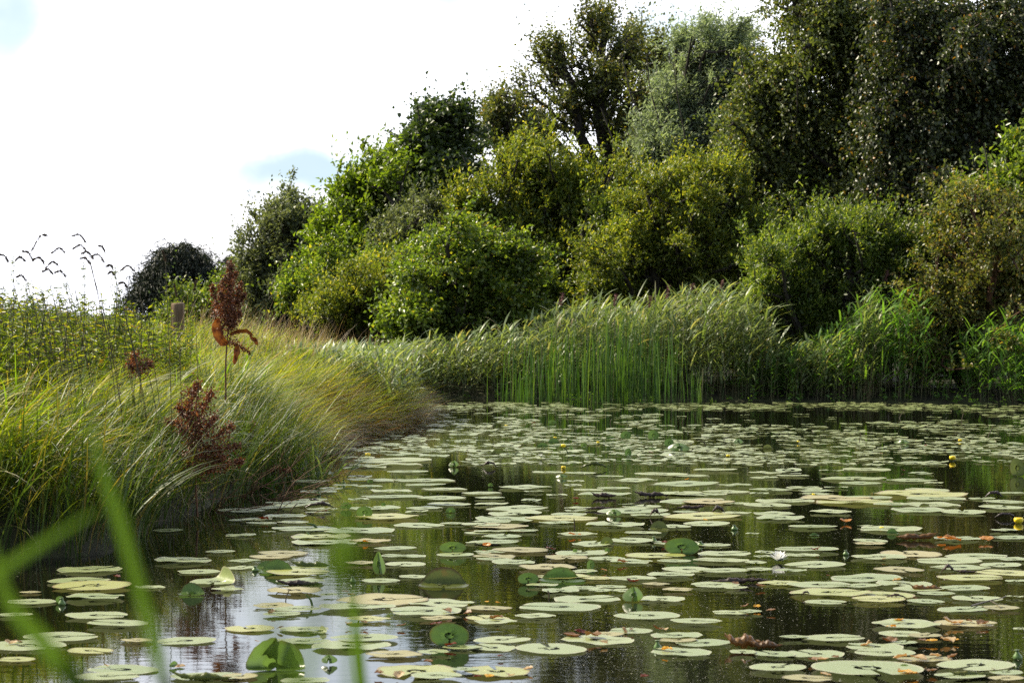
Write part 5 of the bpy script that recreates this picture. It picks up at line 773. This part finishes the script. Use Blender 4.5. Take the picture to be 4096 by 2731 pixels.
T(325, 850, 14.6, 800, (.55, .85), (.006, .010), (.1, .7), (1.0, 2.0), m_sedge_shaded, 'dark drooping sedge tussock below the grass seed heads', 8, .14)
T(485, 770, 18.0, 700, (.6, .9), (.006, .010), (.0, .7), (1.0, 1.9), m_sedge_shaded, 'dark hollow sedge tussock left of the tall dock', 9, .16)
# grass stems with seed heads against the sky
m_seed = plant_mat('dark grass seed', [(0, G(.05, .035, .02)), (1, G(.13, .09, .05))], .8, .2, (1, 1, 1)); m_gs = noise_mat('thin grass stem', (.03, .025, .012), (.07, .055, .025), 30, .6, 0)
HD = [(380,82,252,195,'tallest seed head, drooping far to the left'), (680,150,578,83,'seed head right of the tallest one, rising to the left'), (682,212,582,180,'arched seed head just below the high rising one'), (825,215,787,168,'short hooked seed head, right of the high pair'), (1105,290,1088,218,'straight seed head before the far willow'), (520,228,412,215,'broad arched seed head under the tallest one'), (265,295,192,210,'seed head rising left of the tallest one'), (355,318,280,263,'small curved seed head left of the tallest stem'), (200,290,130,270,'flat bowed seed head over the left nettle'), (460,318,365,330,'low arched seed head crossing the tallest stem'), (735,275,650,220,'slanting seed head right of the arched ones'), (820,298,725,240,'dense seed head below the short hooked one'), (710,318,640,262,'thin seed head touching the slanting one'), (1060,370,955,350,'three part drooping seed head right of the others'), (1000,500,945,455,'lowest hooked seed head beside the far willow'), (70,300,5,235,'leftmost seed head at the photo edge'), (210,445,140,405,'low seed head near the left nettle'), (420,400,345,360,'thin bowed seed head in the middle of the tuft'), (900,400,862,375,'short seed head by the dark herb stem'), (520,415,440,370,'bowed seed head behind the tall middle nettle'), (890,350,850,320,'tiny seed head right of the dense one'), (1190,560,1175,480,'tan seed head before the far willow trunk'), (1270,520,1285,450,'tan upright seed head right of the willow trunk')]
Rs = np.random.default_rng(12)
for hx, hy, tx, ty, lab in HD:
    Y = K*(14+Rs.uniform(-.6, .8)); a = P(*Z(hx, hy), Y); t = P(*Z(tx, ty), Y); bx_ = a[0]+.22+.1*Rs.random(); base = np.array([bx_, Y, float(ground_z(np.array([bx_]), np.array([Y]))[0])]); root = empty('grass_stem', base); tag(root, lab, 'grass stem', 'seeding grass stems against the white sky')
    if hx in (1105, 1190, 1270): base[0] = a[0]+.06
    mesh('stem', *polytube(bez([base, base+(a-base)*[.35, 0, .5], a-(t-a)*.12*0-[.0, 0, .0]], 10), np.linspace(.0042, .0018, 10), 4), m_gs, root, True, loc=base)
    n = 130; u = Rs.random(n); mid = (a+t)/2+[0, 0, .035*abs(hx-tx)/100]; c = bez([a, mid, t], 9); k0 = np.minimum((u*8).astype(int), 7); p = c[k0]+(c[k0+1]-c[k0])*(u*8-k0)[:, None]+Rs.normal(size=(n, 3))*.0028*(1.2-u)[:, None]; dr = unit(c[k0+1]-c[k0])
    V, f = leaves(p, dr+Rs.normal(size=(n, 3))*.25, Rs.normal(size=(n, 3)), .024, .005); mesh('seed_head', V, f, m_seed, root, loc=base)
# nettle stems that stand clear of the tangle
def nettle(x, ytop, ybase, Y, label, seed, mat=None):
    R = np.random.default_rng(seed); Y = Y*K; t = P(*Z(x, ytop), Y); b = P(*Z(x-15, ybase), Y); b[2] = max(.8, b[2]); root = empty('nettle', b); tag(root, label, 'nettle', 'nettle stems rising above the grass'); c = bez([b, (b+t)/2+[.015, 0, 0], t], 12); mesh('stem', *polytube(c, np.linspace(.004, .0015, 12), 5), m_darkstem, root, True, loc=b)
    g = Geo(); n = 15
    for i in range(n):
        u = (i+.5)/n; p = c[min(11, int(u*12))]*(1-(u*11 % 1))+c[min(11, int(u*11)+1)]*(u*11 % 1); s = (1.25-u)*.06*(.8+.4*R.random()); a0 = i*pi/2+R.normal(0, .3); m = 4
        az = np.array([a0, a0+pi, a0+.4, a0+pi+.4]); V, f = leaves(np.repeat(p[None], m, 0), np.stack([np.cos(az), np.sin(az), np.full(m, -.35)], 1), R.normal(size=(m, 3))*.3+[0, 0, 1], s, s*.36); g.add(V, f)
        V, f = leaves(p+R.normal(size=(8, 3))*.012, R.normal(size=(8, 3))+[0, 0, -1], R.normal(size=(8, 3)), .03, .006); g.add(V, f)
    g.build('leaves', mat or m_herb, root, loc=b)
for a in [(100, 245, 1000, 13.9, 'tall dark nettle at the left edge of the bank', 1), (655, 295, 1000, 14.2, 'tallest nettle in the middle of the seed heads', 2), (520, 445, 1000, 14.0, 'bushy nettle left of the tallest one', 3), (905, 330, 900, 14.3, 'thin dark herb stem with knots beside the seed heads', 4), (935, 490, 900, 14.4, 'short nettle right of the thin dark herb stem', 5), (210, 470, 950, 13.9, 'short nettle beside the tall left one', 6), (330, 520, 950, 14.1, 'lowest nettle between the left and middle ones', 7)]: nettle(*a)
# fence post half hidden in the grass
pb = P(*Z(1393, 690), 24.0*K); m_post = noise_mat('weathered fence wood', (.09, .055, .03), (.22, .15, .09), 12, .85, .5, .01, (1, 1, .15)); pw_ = .075
V = []; 
for z_ in (.6, pb[2]+.0, P(*Z(1393, 618), 24.0*K)[2]-.01, P(*Z(1393, 612), 24.0*K)[2]): 
    s_ = pw_ if z_ < P(*Z(1393, 614), 24.0*K)[2] else pw_*.88
    V += [(-s_, -s_, z_), (s_, -s_, z_), (s_, s_, z_+.008*(s_ < pw_)), (-s_, s_, z_)]
V = np.array(V, float)+[pb[0], 24.0*K, 0]; q = [[i*4+j, i*4+(j+1) % 4, i*4+4+(j+1) % 4, i*4+4+j] for i in range(3) for j in range(4)]+[[12, 13, 14, 15]]; tag(mesh('fence_post', V, np.array(q), m_post), 'weathered wooden fence post sunk in the grass before the bushes', 'post')
# pale dry grass tufts behind the tip
clump('straw_tuft', 'dry grass tuft', 838, 830, 29.0, 60, (.55, .95), (.006, .010), (.0, .15), (.1, .6), m_straw, 'tan tuft of dry grass at the bank tip beside the birch bush', 31, .10)
clump('straw_tuft', 'dry grass tuft', 875, 850, 29.5, 30, (.6, .85), (.006, .010), (.0, .15), (.5, 1.4), m_straw, 'tan tuft with nodding heads, nearest the reeds', 32, .06, az=0)
clump('straw_tuft', 'dry grass tuft', 690, 840, 26.0, 50, (.5, .9), (.004, .008), (.0, .35), (.2, .9), m_straw, 'thin tan grass tuft right of the tall dock', 33, .2)

# ------------------------------------------------------------------ out of focus reed blades on the near bank, close to the camera
m_blade = plant_mat('near reed blade', [(0, G(.07, .13, .016)), (1, G(.085, .145, .018))], .45, .45, (1.4, 1.5, .35))
def near_blade(line, Y, w, label, mat=None):
    """line: tip ... bottom in photo pixels; the blade runs on down to the near bank"""
    Y = Y*K
    pts = [P(*(v*X_ for v in p), Y) for p in line]; d = pts[-1]-pts[-2]; low = pts[-1]+d/abs(d[2])*.45; low[1] = Y+.02; ft = np.array([low[0]+.3*(low[0]-pts[-1][0]), Y-.03, -.03])
    c = bez(pts+[low, ft], 26); n = len(c); tn = unit(np.gradient(c, axis=0)); sd_ = unit(np.cross(tn, [0., 1, 0])); u = np.linspace(0, 1, n); ww = w*np.minimum(1, .04+u*3.2)**.8*(1-.3*u); V = np.stack([c-sd_*ww[:, None]/2, c+np.array([0, .15, 0])*ww[:, None], c+sd_*ww[:, None]/2], 1).reshape(-1, 3)
    I = np.arange(n*3).reshape(n, 3); q = np.stack([I[:-1, :-1], I[1:, :-1], I[1:, 1:], I[:-1, 1:]], -1).reshape(-1, 4); tag(mesh('tall_reed', V, q, mat or m_blade, None, True), label, 'reed', 'blurred reed blades close to the camera')
near_blade([(205, 960), (235, 1080), (270, 1180), (320, 1350), (385, 1600), (410, 1750)], .95, .0075, 'blurred tall green blade curving up the left side')
near_blade([(-25, 1230), (20, 1380), (95, 1470), (195, 1600), (260, 1720)], .85, .0095, 'widest blurred green blade in the lower left corner')
near_blade([(235, 1165), (120, 1235), (0, 1315), (-90, 1400), (-120, 1600)], .9, .0062, 'blurred blade crossing in from the left edge')
near_blade([(816, 1350), (818, 1440), (824, 1520), (832, 1600), (840, 1700)], 1.5, .0105, 'sharper green blade tip rising from the lower edge')
near_blade([(800, 1100), (786, 1220), (755, 1330), (722, 1450), (690, 1620)], .55, .0045, 'faint wide blurred blade left of the sharper tip')
near_blade([(795, 1120), (800, 1220), (804, 1290), (806, 1350), (812, 1620)], .62, .0035, 'thinnest blurred streak beside the faint blade')
near_blade([(590, 1340), (610, 1420), (640, 1500), (670, 1600), (690, 1700)], .5, .0025, 'barely visible blurred blade over the sky reflection')
